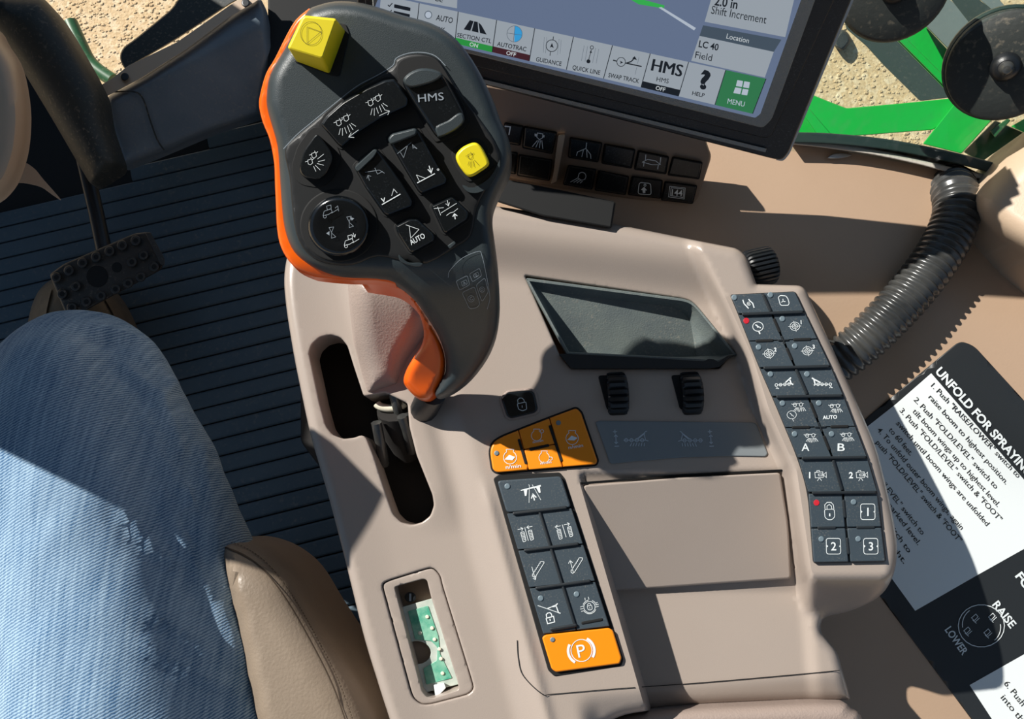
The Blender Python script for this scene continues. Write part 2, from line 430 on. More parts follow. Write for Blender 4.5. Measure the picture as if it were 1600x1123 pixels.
# right-hand side panel
YR = [(940, 372), (1100, 378), (1230, 396), (1390, 446), (1490, 500), (1600, 560), (1760, 650)]
def WZ(x, y):
    d = y - pw(YR, x); s = 22; sp = math.log1p(math.exp(min(40, d / s))) * s
    z = -.022 - .00014 * sp
    # soft swelling in the lower panel
    return z + .004 * math.exp(-((d - 130) / 60) ** 2) * sm(1350, 1500, x)
SW = field(WZ)
wr = sheet('wall_right', rnd([(740, 120), (930, 150), (1100, 185), (1240, 212), (1380, 228), (1500, 256), (1560, 285), (1800, 420), (2300, 640), (2300, 1500), (1150, 1500), (940, 700), (760, 420)], 8), WZ, 14, m_tan, skirt=.5)
struct(wr)
# ledge end trim, gasket and foam seal under the glass
zl = -.02
def strip(name, pts, wpx, z0, z1, m, parent=None):
    p = spl(pts, 6, False); L, R_ = [], []
    for i, q in enumerate(p):
        a = Vector(p[max(0, i - 1)]); b = Vector(p[min(len(p) - 1, i + 1)]); t = (b - a).normalized(); n = Vector((-t.y, t.x)) * wpx / 2
        L.append((q[0] + n.x, q[1] + n.y)); R_.append((q[0] - n.x, q[1] - n.y))
    return pad(name, L + R_[::-1], flat(0), z0, z1, min(3, wpx * .3), m, parent)
o = strip('trim_1', ZG((270, 778), (500, 785), (800, 815), (1050, 860), (1250, 905), (1420, 950)), 17, -.03, -.008, m_gasket); struct(o)
o = strip('trim_2', ZG((280, 800), (480, 822), (750, 862), (1000, 915), (1220, 972), (1370, 1000)), 9, -.03, -.012, m_foam); struct(o)
o = pad('trim_3', rnd(ZG((1225, 985), (1395, 985), (1420, 960), (1330, 1085), (1280, 1100), (1190, 1060)), 3), flat(-.02), -.02, .004, 2, m_hole); struct(o)
ol = spl(ZG((1640, 720), (1560, 800), (1480, 880), (1390, 990), (1335, 1060), (1310, 1120), (1330, 1220), (1420, 1320), (1560, 1420), (1750, 1520), (2100, 1640), (2400, 1500), (2400, 900), (2000, 620)), 4)
struct(sheet('trim_4', ol, lambda x, y: .03 + .0002 * (x - 1540), 8, m_tan2, R=45, Rm=.03, skirt=.08, bottom=True))

o = pad('ledge_screw', spl(ZG((480, 895), (510, 872), (560, 866), (620, 876), (580, 892), (530, 898)), 3), SW, -.001, .004, 2, m_silver, wr, .002)
# sloping window glass with two round hinge caps
ga, gb = P(1150, 205, -.015), P(1720, 312, -.015)
gd = (gb - ga).normalized(); gout = Vector((-gd.y, gd.x, 0)); gup = (gout * .55 + Vector((0, 0, .83))).normalized(); gn = gd.cross(gup).normalized()
if gn.dot(CAM - ga) < 0: gn = -gn
gl = bpy.data.materials.new('window_glass'); gl.use_nodes = True; nt = gl.node_tree; nt.nodes.clear()
o_ = nt.nodes.new('ShaderNodeOutputMaterial'); tr = nt.nodes.new('ShaderNodeBsdfTransparent'); tr.inputs[0].default_value = (.90, .95, .92, 1)
gs = nt.nodes.new('ShaderNodeBsdfGlossy'); gs.inputs['Roughness'].default_value = .03; df = nt.nodes.new('ShaderNodeBsdfDiffuse'); df.inputs[0].default_value = (.7, .72, .7, 1)
mx1 = nt.nodes.new('ShaderNodeMixShader'); mx1.inputs[0].default_value = .025; mx2 = nt.nodes.new('ShaderNodeMixShader')
nz = nt.nodes.new('ShaderNodeTexNoise'); nz.inputs['Scale'].default_value = 60; nz.inputs['Detail'].default_value = 8; rr = nt.nodes.new('ShaderNodeMapRange')
rr.inputs[1].default_value = .5; rr.inputs[2].default_value = .85; rr.inputs[4].default_value = .12
for a, b in ((tr.outputs[0], mx1.inputs[1]), (gs.outputs[0], mx1.inputs[2]), (nz.outputs['Fac'], rr.inputs[0]), (rr.outputs[0], mx2.inputs[0]), (mx1.outputs[0], mx2.inputs[1]), (df.outputs[0], mx2.inputs[2]), (mx2.outputs[0], o_.inputs[0])): nt.links.new(a, b)
q = [ga, gb, gb + gup * .8, ga + gup * .8]; t = gn * -.005
win = struct(mesh('window_1', q + [v + t for v in q], [(0, 1, 2, 3), (7, 6, 5, 4), (0, 4, 5, 1), (1, 5, 6, 2), (2, 6, 7, 3), (3, 7, 4, 0)], gl, smooth=False))
SG = plane(ga, gn)
def hinge(c, rpx, label, knob):
    ctr = SG(*c); v = (CAM - ctr).normalized(); n = (v * .75 + gn * .25).normalized(); r = rpx / FPX * (ctr - CAM).dot(FW)
    t = thing('window_hinge_cap', label, 'hinge cap', ctr, 'round caps on the window glass')
    a = n.orthogonal().normalized(); b = n.cross(a)
    ring = lambda rr, h: [ctr + n * h + (a * math.cos(k * math.pi / 24) + b * math.sin(k * math.pi / 24)) * rr for k in range(48)]
    loft('disc', [ring(r * .97, 0.004), ring(r, .006), ring(r, .012), ring(r * .98, .0135), ring(r * .93, .0145), ring(r * .55, .0165), ring(r * .3, .017)], m_dusty, t)
    loft('backing_ring', [ring(r * 1.02, -.008), ring(r * 1.06, -.006), ring(r * 1.06, .002), ring(r * 1.02, .004)], m_gasket, t)
    loft('boss', [ring(r * .27, .0165), ring(r * .25, .020), ring(r * .20, .023), ring(r * .14, .024)], m_black, t)
    s = loft('stud', [ring(r * .13, .024), ring(r * .13, .028), ring(r * .11, .031), ring(r * .07, .033), ring(r * .015, .0335)], m_hose, t)
    own(t)
hinge((1568, 100), 80, 'dusty black round hinge cap with a domed stud above the tan pillar', True)
hinge((1396, -20), 76, 'dusty black round hinge cap over the green diagonal bar', False)

# green steel frame outside
t = thing('step_frame', 'bright green painted steel step frame outside the window', 'frame', P(1400, 150, GZ))
SGf = flat(-1.0)
pad('cross_bar', rnd(ZG((200, 800), (280, 500), (395, 535), (500, 578), (590, 612), (900, 585), (1225, 552), (1245, 610), (1080, 735), (700, 765), (300, 790)), 3), SGf, -.08, 0, 3, m_green, t, .006)
pad('upright_plate', rnd(ZG((1225, 556), (1430, 660), (1340, 760), (1240, 870), (1020, 815)), 3), SGf, -.1, .02, 3, m_green, t, .006)
pad('diagonal_bar', rnd(ZG((850, 205), (900, 190), (1030, 140), (1210, 330), (1250, 560), (1190, 550)), 3), SGf, -.1, .01, 3, m_green, t, .006)
pad('diagonal_rib', rnd(ZG((862, 205), (900, 190), (1215, 500), (1200, 545)), 2), SGf, .01, .03, 2, m_green, t, .006)
pad('corner_rib', rnd(ZG((340, 640), (375, 610), (500, 755), (470, 775), (430, 770)), 2), SGf, .0, .02, 2, m_green, t, .006)
pad('side_bar', rnd(ZG((1520, 715), (1650, 640), (1650, 760), (1594, 750)), 2), SGf, -.1, 0, 2, m_green, t, .006)
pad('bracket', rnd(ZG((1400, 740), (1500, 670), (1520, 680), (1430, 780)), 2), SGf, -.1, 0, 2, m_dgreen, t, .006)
own(t)
o = pad('olive_beam', rnd(ZG((560, 60), (700, -60), (850, 190), (1190, 550), (1005, 572), (800, 370), (700, 260), (590, 165)), 3), flat(-1.4), 0, .1, 3, m_dglass, None, .006); tag(o, 'dark olive beam behind the green diagonal bar', 'beam')  # beam in one dark olive tone
o = pad('grey_rail', rnd(ZG((1020, 130), (1150, -20), (1300, 90), (1400, 190), (1280, 260), (1200, 315)), 3), flat(-.9), -.08, .0, 6, m_ggrey, None, .01); tag(o, 'broad grey painted rail between the two hinge caps', 'rail')
o = pad('steel_channel', rnd(ZG((1160, -30), (1300, -30), (1440, 70), (1500, 60), (1370, 170), (1300, 150)), 3), flat(-.76), -.05, .0, 4, m_dglass, None, .01); tag(o, 'dark steel channel beside the grey rail', 'channel')
o = pad('steel_flange', rnd(ZG((1310, -30), (1430, -30), (1500, 50), (1440, 78)), 3), flat(-.70), -.03, .0, 3, m_ggrey, None, .01); tag(o, 'pale steel flange above the dark channel', 'flange')
o = pad('ground_clod', spl(ZG((515, 230), (560, 170), (600, 190), (612, 235), (570, 285), (530, 270)), 4), flat(GZ), 0, .05, 8, m_dusty, None, .03); tag(o, 'dark stone lying on the gravel beside the display', 'stone')
o = pad('green_sill', rnd(ZG((1250, 860), (1430, 680), (1594, 750), (1700, 700), (1700, 1000), (1420, 960)), 3), flat(-1.1), -.05, 0, 3, m_dgreen, None, .01); tag(o, 'dark green sill plate below the round hinge cap', 'plate')  # plate in the darker green

# ------------------------------------------------------------------ front left corner: pillar, kick panel, bumper, rail
o = sheet('corner_post', rnd(ZF((-60, -40), (240, -20), (330, 80), (400, 190), (520, 400), (590, 540), (612, 700), (695, 945), (520, 1055), (480, 990), (300, 680), (130, 400), (-60, 90)), 12), lambda x, y: -.24 + .0002 * (150 - y), 12, m_dusty, R=40, Rm=.035, skirt=.015, bottom=True)
tag(o, 'dusty black slanting corner post beside the gravel', 'post')
fs = thing('front_sill', 'dusty dark kick panel with beige top strip and rubber bumper', 'sill', P(280, 150, FZ))
sheet('kick_panel', rnd(ZF((600, 548), (800, 440), (1060, 270), (1330, 70), (1470, -20), (1500, 40), (1545, 300), (1490, 650), (1200, 745), (900, 872), (690, 955), (620, 730)), 10), lambda x, y: -.315 - .0004 * max(0, y - (150 - (x - 160) * .55) - 20), 12, m_dustysheen, fs, R=14, Rm=.012, skirt=.01, bottom=True)
V, Fc = [], []; ribbon(V, Fc, field(lambda x, y: -.312 - .0004 * max(0, y - (150 - (x - 160) * .55) - 20)), spl(ZF((640, 520), (760, 520), (810, 560), (850, 680), (890, 790), (930, 850)), 4, False), 2.5, .001); mesh('panel_crease', V, Fc, m_dusty, fs, False)
pad('sill_strip', rnd(ZF((555, 492), (640, 440), (725, 372), (1000, 240), (1330, 10), (1380, -30), (1500, -30), (1440, 15), (1300, 95), (1060, 275), (800, 440), (600, 548)), 3), flat(-.31), -.006, .004, 2, m_tan2, fs)
for c in ((705, 433), (1390, 15)): pad('sill_bolt', circ(*ZF([c])[0], 6.5), flat(-.306), 0, .006, 2, m_black, fs)
pad('bumper', spl(ZF((680, 330), (700, 270), (780, 208), (960, 60), (1060, -30), (1400, -40), (1300, 25), (1000, 222), (760, 362), (712, 392)), 4), flat(-.36), -.01, .025, 10, m_dusty, fs, .02)
own(fs)
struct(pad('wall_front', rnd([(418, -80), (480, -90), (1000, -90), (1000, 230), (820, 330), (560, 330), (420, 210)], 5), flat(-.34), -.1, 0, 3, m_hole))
def tube(name, pts, rad, m, parent=None, n=14, cap=True):
    rings = []; up = None
    for i, p in enumerate(pts):
        a, b = pts[max(0, i - 1)], pts[min(len(pts) - 1, i + 1)]; t = (b - a).normalized()
        if up is None: up = t.orthogonal().normalized()
        up = (up - t * up.dot(t)).normalized(); s = t.cross(up); r = rad[i] if isinstance(rad, (list, tuple)) else rad
        rings.append([p + (up * math.cos(2 * math.pi * k / n) + s * math.sin(2 * math.pi * k / n)) * r for k in range(n)])
    return loft(name, rings, m, parent, cap, cap, angle=60)
pth = [P(x, y, -.8) for x, y in spl(ZF((400, 128), (450, 240), (500, 340), (560, 400), (640, 455)), 5, False)]
o = tube('grab_rail', pth, .013, m_dgreen); tag(o, 'bent dark green grab rail out on the gravel side', 'rail')
sc_ = thing('steering_column', 'rounded beige steering column cover with a curved foot', 'steering column', P(20, 300, FZ))
sheet('cover', spl(ZF((-300, 120), (-40, 150), (40, 250), (115, 380), (155, 600), (150, 790), (120, 930), (60, 1060), (-60, 1150), (-300, 1150)), 4), lambda x, y: -.15, 12, m_tan2, sc_, R=30, Rm=.04, skirt=.006, bottom=True)
pad('foot', spl(ZF((70, 1030), (125, 925), (190, 950), (250, 1020), (345, 1130), (300, 1105), (230, 1058), (130, 1035)), 4), flat(-.26), -.01, .006, 3, m_tan2, sc_)
own(sc_)
# ------------------------------------------------------------------ floor mat with ribs
t = thing('floor_mat', 'dark ribbed rubber floor mat', 'floor mat', P(330, 500, FZ))
gx = P(400, 500, FZ); dirx = (P(480, 480, FZ) - P(280, 528, FZ)).normalized(); diry = Vector((-dirx.y, dirx.x, 0))
base = rnd([(140, 300), (420, 180), (640, 180), (700, 1200), (300, 1200), (-60, 620), (-60, 360)], 5)
mesh('mat_base', [P(x, y, FZ - .003) for x, y in ccw(base)], [tuple(range(len(ccw(base))))], m_matg, t, False)
lp = [P(x, y, FZ) for x, y in base]
V0 = [(-.6, -.0095, 0), (.35, -.0095, 0), (.35, .0095, 0), (-.6, .0095, 0)]
def rib_mesh(l0, l1):
    v = []
    for x in (l0, l1):
        for y, z in ((-.0102, -.003), (-.0102, .001), (-.008, .003), (.008, .003), (.0102, .001), (.0102, -.003)): v.append((x, y, z))
    return v, [(i, i + 1, i + 7, i + 6) for i in range(5)] + [tuple(range(5, -1, -1)), tuple(range(6, 12))]
M = Matrix(((dirx.x, diry.x, 0, gx.x), (dirx.y, diry.y, 0, gx.y), (0, 0, 1, FZ), (0, 0, 0, 1)))
for k in range(-26, 13):
    yy = k * .0222; l0, l1 = -.62, .2
    # clip rib against mat outline along its own line
    xs = []
    A = gx + diry * yy
    for a, b in zip(lp, lp[1:] + lp[:1]):
        da, db = (a - A).dot(diry), (b - A).dot(diry)
        if (da > 0) != (db > 0): xs.append(lerp((a - A).dot(dirx), (b - A).dot(dirx), da / (da - db)))
    if len(xs) < 2: continue
    v, f = rib_mesh(min(xs) + .004, max(xs) - .004)
    v = [gx + dirx * a + diry * (b + yy) + Vector((0, 0, c)) for a, b, c in v]
    mesh('rib', v, f, m_mat, t, False)
own(t)

# ------------------------------------------------------------------ pedal
t = thing('brake_pedal', 'dark metal foot pedal with raised round studs over the boot', 'pedal', P(165, 430, FZ))
SPd = flat(-.33)
pad('pedal_plate', rnd(ZP((255, 425), (330, 370), (690, 215), (765, 205), (850, 340), (835, 400), (372, 648), (335, 618)), 5), SPd, -.014, 0, 3, m_pedal, t, .003)
for c in ((290, 440), (355, 405), (425, 365), (495, 335), (565, 305), (630, 275), (700, 250), (740, 325), (680, 360), (795, 385), (725, 437), (660, 470), (595, 500), (520, 535), (445, 565), (370, 595), (320, 525), (390, 485)):
    p = ZP([c])[0]; s = pad('stud', circ(*p, 8.2, n=14), SPd, 0, .005, 2, m_pedal, t, .002)
    pad('stud_hole', circ(*p, 4, n=12), SPd, .0048, .0052, .5, m_hole, s, .0002)
pad('mounting_hole', circ(*ZP([(502, 435)])[0], 17), SPd, 0, .0006, 1, m_hole, t, .0003)
pad('mounting_hole', circ(*ZP([(603, 388)])[0], 8), SPd, 0, .0006, 1, m_hole, t, .0003)
pad('end_flange', rnd(ZP((748, 208), (778, 208), (850, 345), (848, 380), (828, 375)), 2), SPd, 0, .008, 1.5, m_silver if False else m_pedal, t, .002)
tube('pedal_arm', [P(170, 425, -.345), P(150, 330, -.36), P(120, 200, -.34)], .009, m_black, t)
own(t)

# ------------------------------------------------------------------ seat cushion
t = thing('seat', 'beige leather seat cushion with double stitching beside the jeans', 'seat', P(430, 1050, FZ))
seat_ol = spl([(230, 900), (300, 855), (347, 846), (385, 850), (425, 867), (463, 900), (500, 960), (543, 1027), (577, 1084), (604, 1145), (620, 1220), (480, 1300), (230, 1300)], 5)
TE = [(521, 200), (640, 295), (800, 365), (960, 402), (1123, 436), (1300, 480)]
def SZ(x, y): return -.055 - .15 * sm(12, -55, x + 30 - pw(TE, y))
sheet('cushion', seat_ol, SZ, 12, m_seat, t, R=70, Rm=.045, skirt=.09, bottom=True)
sl = spl([(347, 853), (380, 866), (412, 890), (447, 935), (485, 1000), (520, 1070), (545, 1140)], 8, False)
def seat_surf(x, y, h=0):
    d = float(seg_dist([(x, y)], ccw(seat_ol))[0]) / 70; d = min(1, d)
    return P(x, y, SZ(x, y) - .045 * (1 - math.sqrt(max(0, 1 - (1 - d) ** 2))) + h)
for off, w in ((0, 2.2), (11, 1.2)):
    V, Fc = [], []
    for i in range(0, len(sl) - 1):
        (x0, y0), (x1, y1) = sl[i], sl[i + 1]
        d = Vector((x1 - x0, y1 - y0)); L = d.length; d.normalize(); n = Vector((d.y, -d.x)) * off; k = max(1, int(L / 4))
        if off == 0: ribbon(V, Fc, seat_surf, [(x0 + n.x, y0 + n.y), (x1 + n.x, y1 + n.y)], w, .0006); continue
        for j in range(k):
            a, b = j / k, (j + .62) / k
            ribbon(V, Fc, seat_surf, [(lerp(x0, x1, a) + n.x, lerp(y0, y1, a) + n.y), (lerp(x0, x1, b) + n.x, lerp(y0, y1, b) + n.y)], w, .0008)
    mesh('stitching' if off else 'seam', V, Fc, m_thread, t, False)
pad('base', rnd([(300, 980), (470, 930), (560, 1010), (600, 1130), (600, 1280), (300, 1280)], 20), flat(-.32), -.12, .0, 10, m_black, t, .02)
own(t)

# ------------------------------------------------------------------ person: right leg in jeans, boot
def denim():
    m = bpy.data.materials.new('denim'); m.use_nodes = True; nt = m.node_tree; N = nt.nodes; L = nt.links; p = N['Principled BSDF']; p.inputs['Roughness'].default_value = .9; p.inputs['Specular IOR Level'].default_value = .15
    tc = N.new('ShaderNodeTexCoord'); mp = N.new('ShaderNodeMapping'); L.new(tc.outputs['Object'], mp.inputs[0]); mp.inputs['Rotation'].default_value = (0, 0, math.radians(62))
    w = N.new('ShaderNodeTexWave'); w.inputs['Scale'].default_value = 150; w.inputs['Distortion'].default_value = 2.2; w.inputs['Detail'].default_value = 2; w.inputs['Detail Scale'].default_value = 3; L.new(mp.outputs[0], w.inputs['Vector'])
    mp2 = N.new('ShaderNodeMapping'); mp2.inputs['Rotation'].default_value = (0, 0, math.radians(12)); mp2.inputs['Scale'].default_value = (420, 25, 25); L.new(tc.outputs['Object'], mp2.inputs[0])
    n = N.new('ShaderNodeTexNoise'); n.inputs['Scale'].default_value = 1; n.inputs['Detail'].default_value = 4; L.new(mp2.outputs[0], n.inputs['Vector'])
    n2 = N.new('ShaderNodeTexNoise'); n2.inputs['Scale'].default_value = 9; n2.inputs['Detail'].default_value = 3; L.new(tc.outputs['Object'], n2.inputs['Vector'])
    a = N.new('ShaderNodeMath'); a.operation = 'MULTIPLY_ADD'; a.inputs[1].default_value = .42; L.new(w.outputs['Fac'], a.inputs[0])
    b = N.new('ShaderNodeMath'); b.operation = 'MULTIPLY_ADD'; b.inputs[1].default_value = .55; L.new(n.outputs['Fac'], b.inputs[0]); L.new(b.outputs[0], a.inputs[2])
    c = N.new('ShaderNodeMath'); c.operation = 'MULTIPLY_ADD'; c.inputs[1].default_value = .35; c.inputs[2].default_value = -.1; L.new(n2.outputs['Fac'], c.inputs[0]); L.new(c.outputs[0], b.inputs[2])
    r = N.new('ShaderNodeValToRGB'); L.new(a.outputs[0], r.inputs[0]); e = r.color_ramp.elements; e[0].position = .25; e[1].position = .95; e[0].color = lin('#3a6087'); e[1].color = lin('#b2cbdd')
    L.new(r.outputs[0], p.inputs['Base Color']); bp = N.new('ShaderNodeBump'); bp.inputs['Strength'].default_value = .35; bp.inputs['Distance'].default_value = .0006; L.new(w.outputs['Fac'], bp.inputs['Height']); L.new(bp.outputs[0], p.inputs['Normal'])
    return m
m_denim = denim()
t = thing('person', 'person in faded blue jeans, right leg bent over the pedal', 'person', P(130, 560, FZ))
key = [(P(300, 1500, -.115), .115), (P(252, 1180, -.112), .105), (P(232, 1050, -.11), .101), (P(204, 900, -.107), .096), (P(172, 780, -.105), .091), (P(143, 690, -.106), .084), (P(127, 630, -.116), .078), (P(124, 612, -.15), .074), (P(128, 612, -.20), .068), (P(134, 606, -.28), .060), (P(138, 600, -.35), .056), (P(140, 596, -.385), .056)]
pp = [k[0] for k in key]; rr_ = [k[1] for k in key]
sp_p = [Vector(v) for v in spl([tuple(a) for a in pp], 14, False)]
sp_r = [lerp(rr_[min(len(rr_) - 1, i // 14)], rr_[min(len(rr_) - 1, i // 14 + 1)], (i % 14) / 14) for i in range(len(sp_p))]
folds = [([(196, 800), (235, 845), (288, 885)], 9, .0045), ([(238, 960), (280, 985), (325, 1008)], 8, .004), ([(268, 600), (240, 640), (262, 700), (300, 790)], 10, .0035), ([(205, 560), (252, 608), (290, 700)], 8, .0045), ([(262, 760), (300, 850), (345, 930), (385, 1030)], 12, .005), ([(300, 760), (335, 850), (368, 930)], 8, .0045), ([(120, 560), (60, 590), (20, 640)], 22, .002), ([(230, 1010), (300, 1050), (370, 1075)], 10, .0035), ([(320, 700), (330, 790), (350, 850)], 7, .003)]
rings = []; up = None; n = 96
for i, p in enumerate(sp_p):
    a, b = sp_p[max(0, i - 1)], sp_p[min(len(sp_p) - 1, i + 1)]; tt = (b - a).normalized()
    if up is None: up = Vector((0, 0, 1))
    up = (up - tt * up.dot(tt)).normalized(); s = tt.cross(up)
    rings.append([p + (up * math.cos(2 * math.pi * k / n) + s * math.sin(2 * math.pi * k / n)) * sp_r[i] for k in range(n)])
fp = np.array([proj(v) for r in rings for v in r]); dsp = np.zeros(len(fp))
for line, w, hgt in folds: dsp += hgt * np.exp(-(seg_dist(fp, line, False) / w) ** 2) - hgt * .5 * np.exp(-(seg_dist(fp, [(x - 12, y + 6) for x, y in line], False) / w) ** 2)
k = 0
for i, r in enumerate(rings):
    for j in range(n):
        v = r[j]; nn = (v - sp_p[i]).normalized()
        d = dsp[k] if nn.z > -.3 and i < 110 else 0
        if i < 84: d -= .013 * math.exp(-((math.atan2(nn.x, nn.z) - .85) / .42) ** 2)
        d += .0016 * noise.noise(v * 38) + .0025 * noise.noise(v * 16); r[j] = v + nn * d; k += 1
loft('jeans', rings, m_denim, t, angle=70)
bo = spl([(52, 650), (40, 560), (44, 500), (60, 455), (90, 432), (130, 428), (165, 448), (190, 488), (208, 540), (214, 600), (200, 660), (120, 690)], 5)
bt = sheet('boot', bo, lambda x, y: -.36 + .0002 * (y - 500), 9, m_boot, t, R=45, Rm=.05, skirt=.03, bottom=True)
def boot_surf(x, y, h=0):
    d = min(1, float(seg_dist([(x, y)], ccw(bo))[0]) / 45); return P(x, y, -.36 + .0002 * (y - 500) - .05 * (1 - math.sqrt(max(0, 1 - (1 - d) ** 2))) + h)
for line in (((75, 450), (66, 490), (64, 540)), ((168, 462), (188, 500), (203, 548))):
    V, Fc = [], []; ribbon(V, Fc, boot_surf, spl(list(line), 6, False), 12, .004); mesh('boot_welt', V, Fc, m_tan2 if False else m_boot, bt, True)
own(t)

# ------------------------------------------------------------------ console
XR = [(300, 1060), (390, 1088), (560, 1165), (640, 1190), (735, 1233), (905, 1258), (975, 1264), (1200, 1284)]
XE = [(700, 893), (745, 905), (1045, 992), (1200, 1036)]
YSEAM = [(800, 1092), (847, 1085), (960, 1076), (1100, 1066), (1316, 1047)]
def BZ(x, y):
    tq = x - 780 - .27 * (y - 745)
    z = .004 * sm(-190, -300, tq) + .011 * sm(-85, -22, tq)
    z += .004 * sm(-60, -100, tq) * sm(840, 760, y) * sm(-180, -110, tq)
    z += .0030 * math.exp(-((tq + 28) / 10) ** 2) * sm(740, 800, y) + .0016 * math.exp(-((tq + 318) / 9) ** 2) * sm(640, 700, y)
    yl = 352 + (x - 800) * .125
    z += .015 * sm(92, 2, y - yl) * sm(640, 760, x)
    wr_ = sm(-16, 12, x - pw(XR, y))
    rail = lerp(.034, .026, sm(600, 900, y))
    rail = lerp(rail, -.022, sm(895, 965, y))
    well = sm(-2, 8, x - pw(XE, y)) * sm(733, 744, y)
    zw = .007 - .033 * min(1, max(0, (y - 742) / 182))
    z = lerp(z, zw, well)
    z = lerp(z, rail, wr_)
    # lower edge rolls off beyond the seam
    z -= .011 * sm(0, 60, y - pw(YSEAM, x)) * sm(20, 60, tq)
    return z
SB = field(BZ)
console = thing('armrest_console', 'taupe plastic armrest console with keypads, tray and lever slot', 'console', P(950, 800, FZ))
body_ol = rnd([(775, 322), (960, 350), (1100, 378), (1152, 388), (1166, 400), (1182, 444), (1256, 446), (1290, 520), (1335, 620), (1370, 700), (1392, 790), (1403, 850), (1399, 895), (1378, 932), (1330, 955), (1285, 964), (1281, 986), (1309, 1020), (1316, 1046), (1329, 1093), (1180, 1097), (1060, 1103), (960, 1118), (890, 1180), (628, 1180), (600, 1096), (570, 1000), (542, 885), (515, 780), (485, 680), (460, 560), (447, 480), (443, 430), (452, 385), (490, 345), (580, 322), (700, 312)], [10, 5, 5, 8, 8, 3, 12] + [30] * 5 + [25, 25, 25, 12, 10, 10, 12, 5] + [30] * 18, 5)
slot = rnd(ZJ((130, 370), (140, 338), (170, 310), (210, 300), (250, 310), (276, 342), (300, 420), (338, 535), (420, 520), (505, 560), (512, 650), (540, 760), (600, 910), (606, 950), (592, 990), (560, 1015), (520, 1026), (480, 1015), (450, 985), (430, 930), (400, 840), (375, 760), (348, 692), (330, 682), (300, 693), (260, 697), (220, 682), (195, 650), (170, 560), (145, 440)), 4, 2)
door = rnd(ZD((380, 285), (425, 262), (640, 195), (700, 180), (748, 230), (760, 290), (940, 870), (958, 935), (920, 972), (690, 1032), (630, 1036), (578, 995), (560, 950)), 8, 3)
tray_ol = rnd(ZT((132, 100), (970, 222), (1015, 250), (1225, 512), (1180, 520), (1135, 580), (370, 580), (310, 505)), [3, 14, 14, 2, 6, 3, 3, 3], 4)
E1a = [(pw(XE, y) - 2, y) for y in range(742, 1120, 8)]; E1b = [(pw(XE, y) + 8, y) for y in range(750, 1120, 8)]; E1c = [(pw(XE, y) + 3, y) for y in range(746, 1120, 8)]
rails = [[(pw(XR, y) + q, y) for y in range(410 if q > 0 else 600, 960, 8)] for q in (-16, -10, -4, 2, 7, 12)]
lip_c = [(x, 352 + (x - 800) * .125 + 2) for x in range(785, 1075, 20)]
cbody = sheet('body', body_ol, BZ, 6, m_taupe, console, holes=[slot, door, tray_ol], creases=[E1a, E1b, E1c, lip_c] + rails, R=15, Rm=.008, skirt=.13, hR=3.2, hRm=.0014, hskirt=.03)
# dark cavity under the slots
pad('slot_cavity', rnd([(470, 505), (600, 500), (700, 640), (700, 850), (590, 850), (470, 690)], 8), flat(-.05), -.05, 0, 2, m_cavity, console)
# door plate with window and circuit card
win_ol = rnd(ZD((462, 306), (482, 298), (640, 254), (664, 262), (690, 370), (856, 900), (860, 940), (705, 992), (660, 986), (632, 950)), 3, 3)
def DZ(x, y): return BZ(x, y) - .0012
dp = sheet('window_plate', [tuple(q) for q in inset(ccw(door), 1.2)], DZ, 9, m_taupe, console, holes=[win_ol], R=3, Rm=.001, skirt=.02, hR=2, hRm=.0008, hskirt=.016)
SDc = flat(-.012)
pad('window_well', rnd(ZD((440, 280), (700, 220), (900, 950), (640, 1020)), 4), flat(-.016), -.01, 0, 1, m_brown, dp)
notch = [(ZD([(598 + 90 * math.cos(a), 712 + 72 * math.sin(a))])[0]) for a in np.linspace(-1.75, 1.75, 13)]
card = ZD((498, 432), (695, 375), (862, 908), (645, 962), (606, 800)) + notch[::-1] + ZD([(556, 650)])
cc = pad('circuit_card', card, SDc, -.003, .0, .8, m_clear, console)
pad('circuit_board', rnd(ZD((545, 455), (670, 420), (735, 610), (745, 720), (820, 870), (660, 910), (640, 810), (725, 760), (728, 680), (690, 640), (590, 630)), 2, 2), SDc, 0, .0006, .5, m_pcb, cc)
for c in ((620, 590), (695, 560), (710, 630), (740, 690), (750, 750), (760, 840), (665, 490)): pad('component', circ(*ZD([c])[0], 3.0, n=10), SDc, .0006, .0016, 1, m_ivory, cc)
pad('white_tab', rnd(ZD((705, 912), (770, 897), (782, 930), (740, 975), (715, 978)), 1.5), SDc, .0004, .004, 1, m_signw, cc)
pad('amber_screw', circ(*ZD([(560, 368)])[0], 9, 8, n=20), flat(-.014), 0, .003, 1.5, m_black, dp)
pad('screw_slot', rnd(ZD((552, 345), (566, 345), (566, 392), (552, 392)), 1), flat(-.011), 0, .0006, .5, m_grey, dp)
# upright block beside the lever
blk = rnd(ZJ((275, 60), (580, 60), (600, 240), (560, 320), (510, 400), (480, 505), (350, 540), (335, 525), (300, 340), (282, 180)), 4, 3)
sheet('lever_block', blk, lambda x, y: lerp(.05, .012, sm(430, 625, y)), 6, m_taupe2, console, R=34, Rm=.03, skirt=.04, bottom=True)
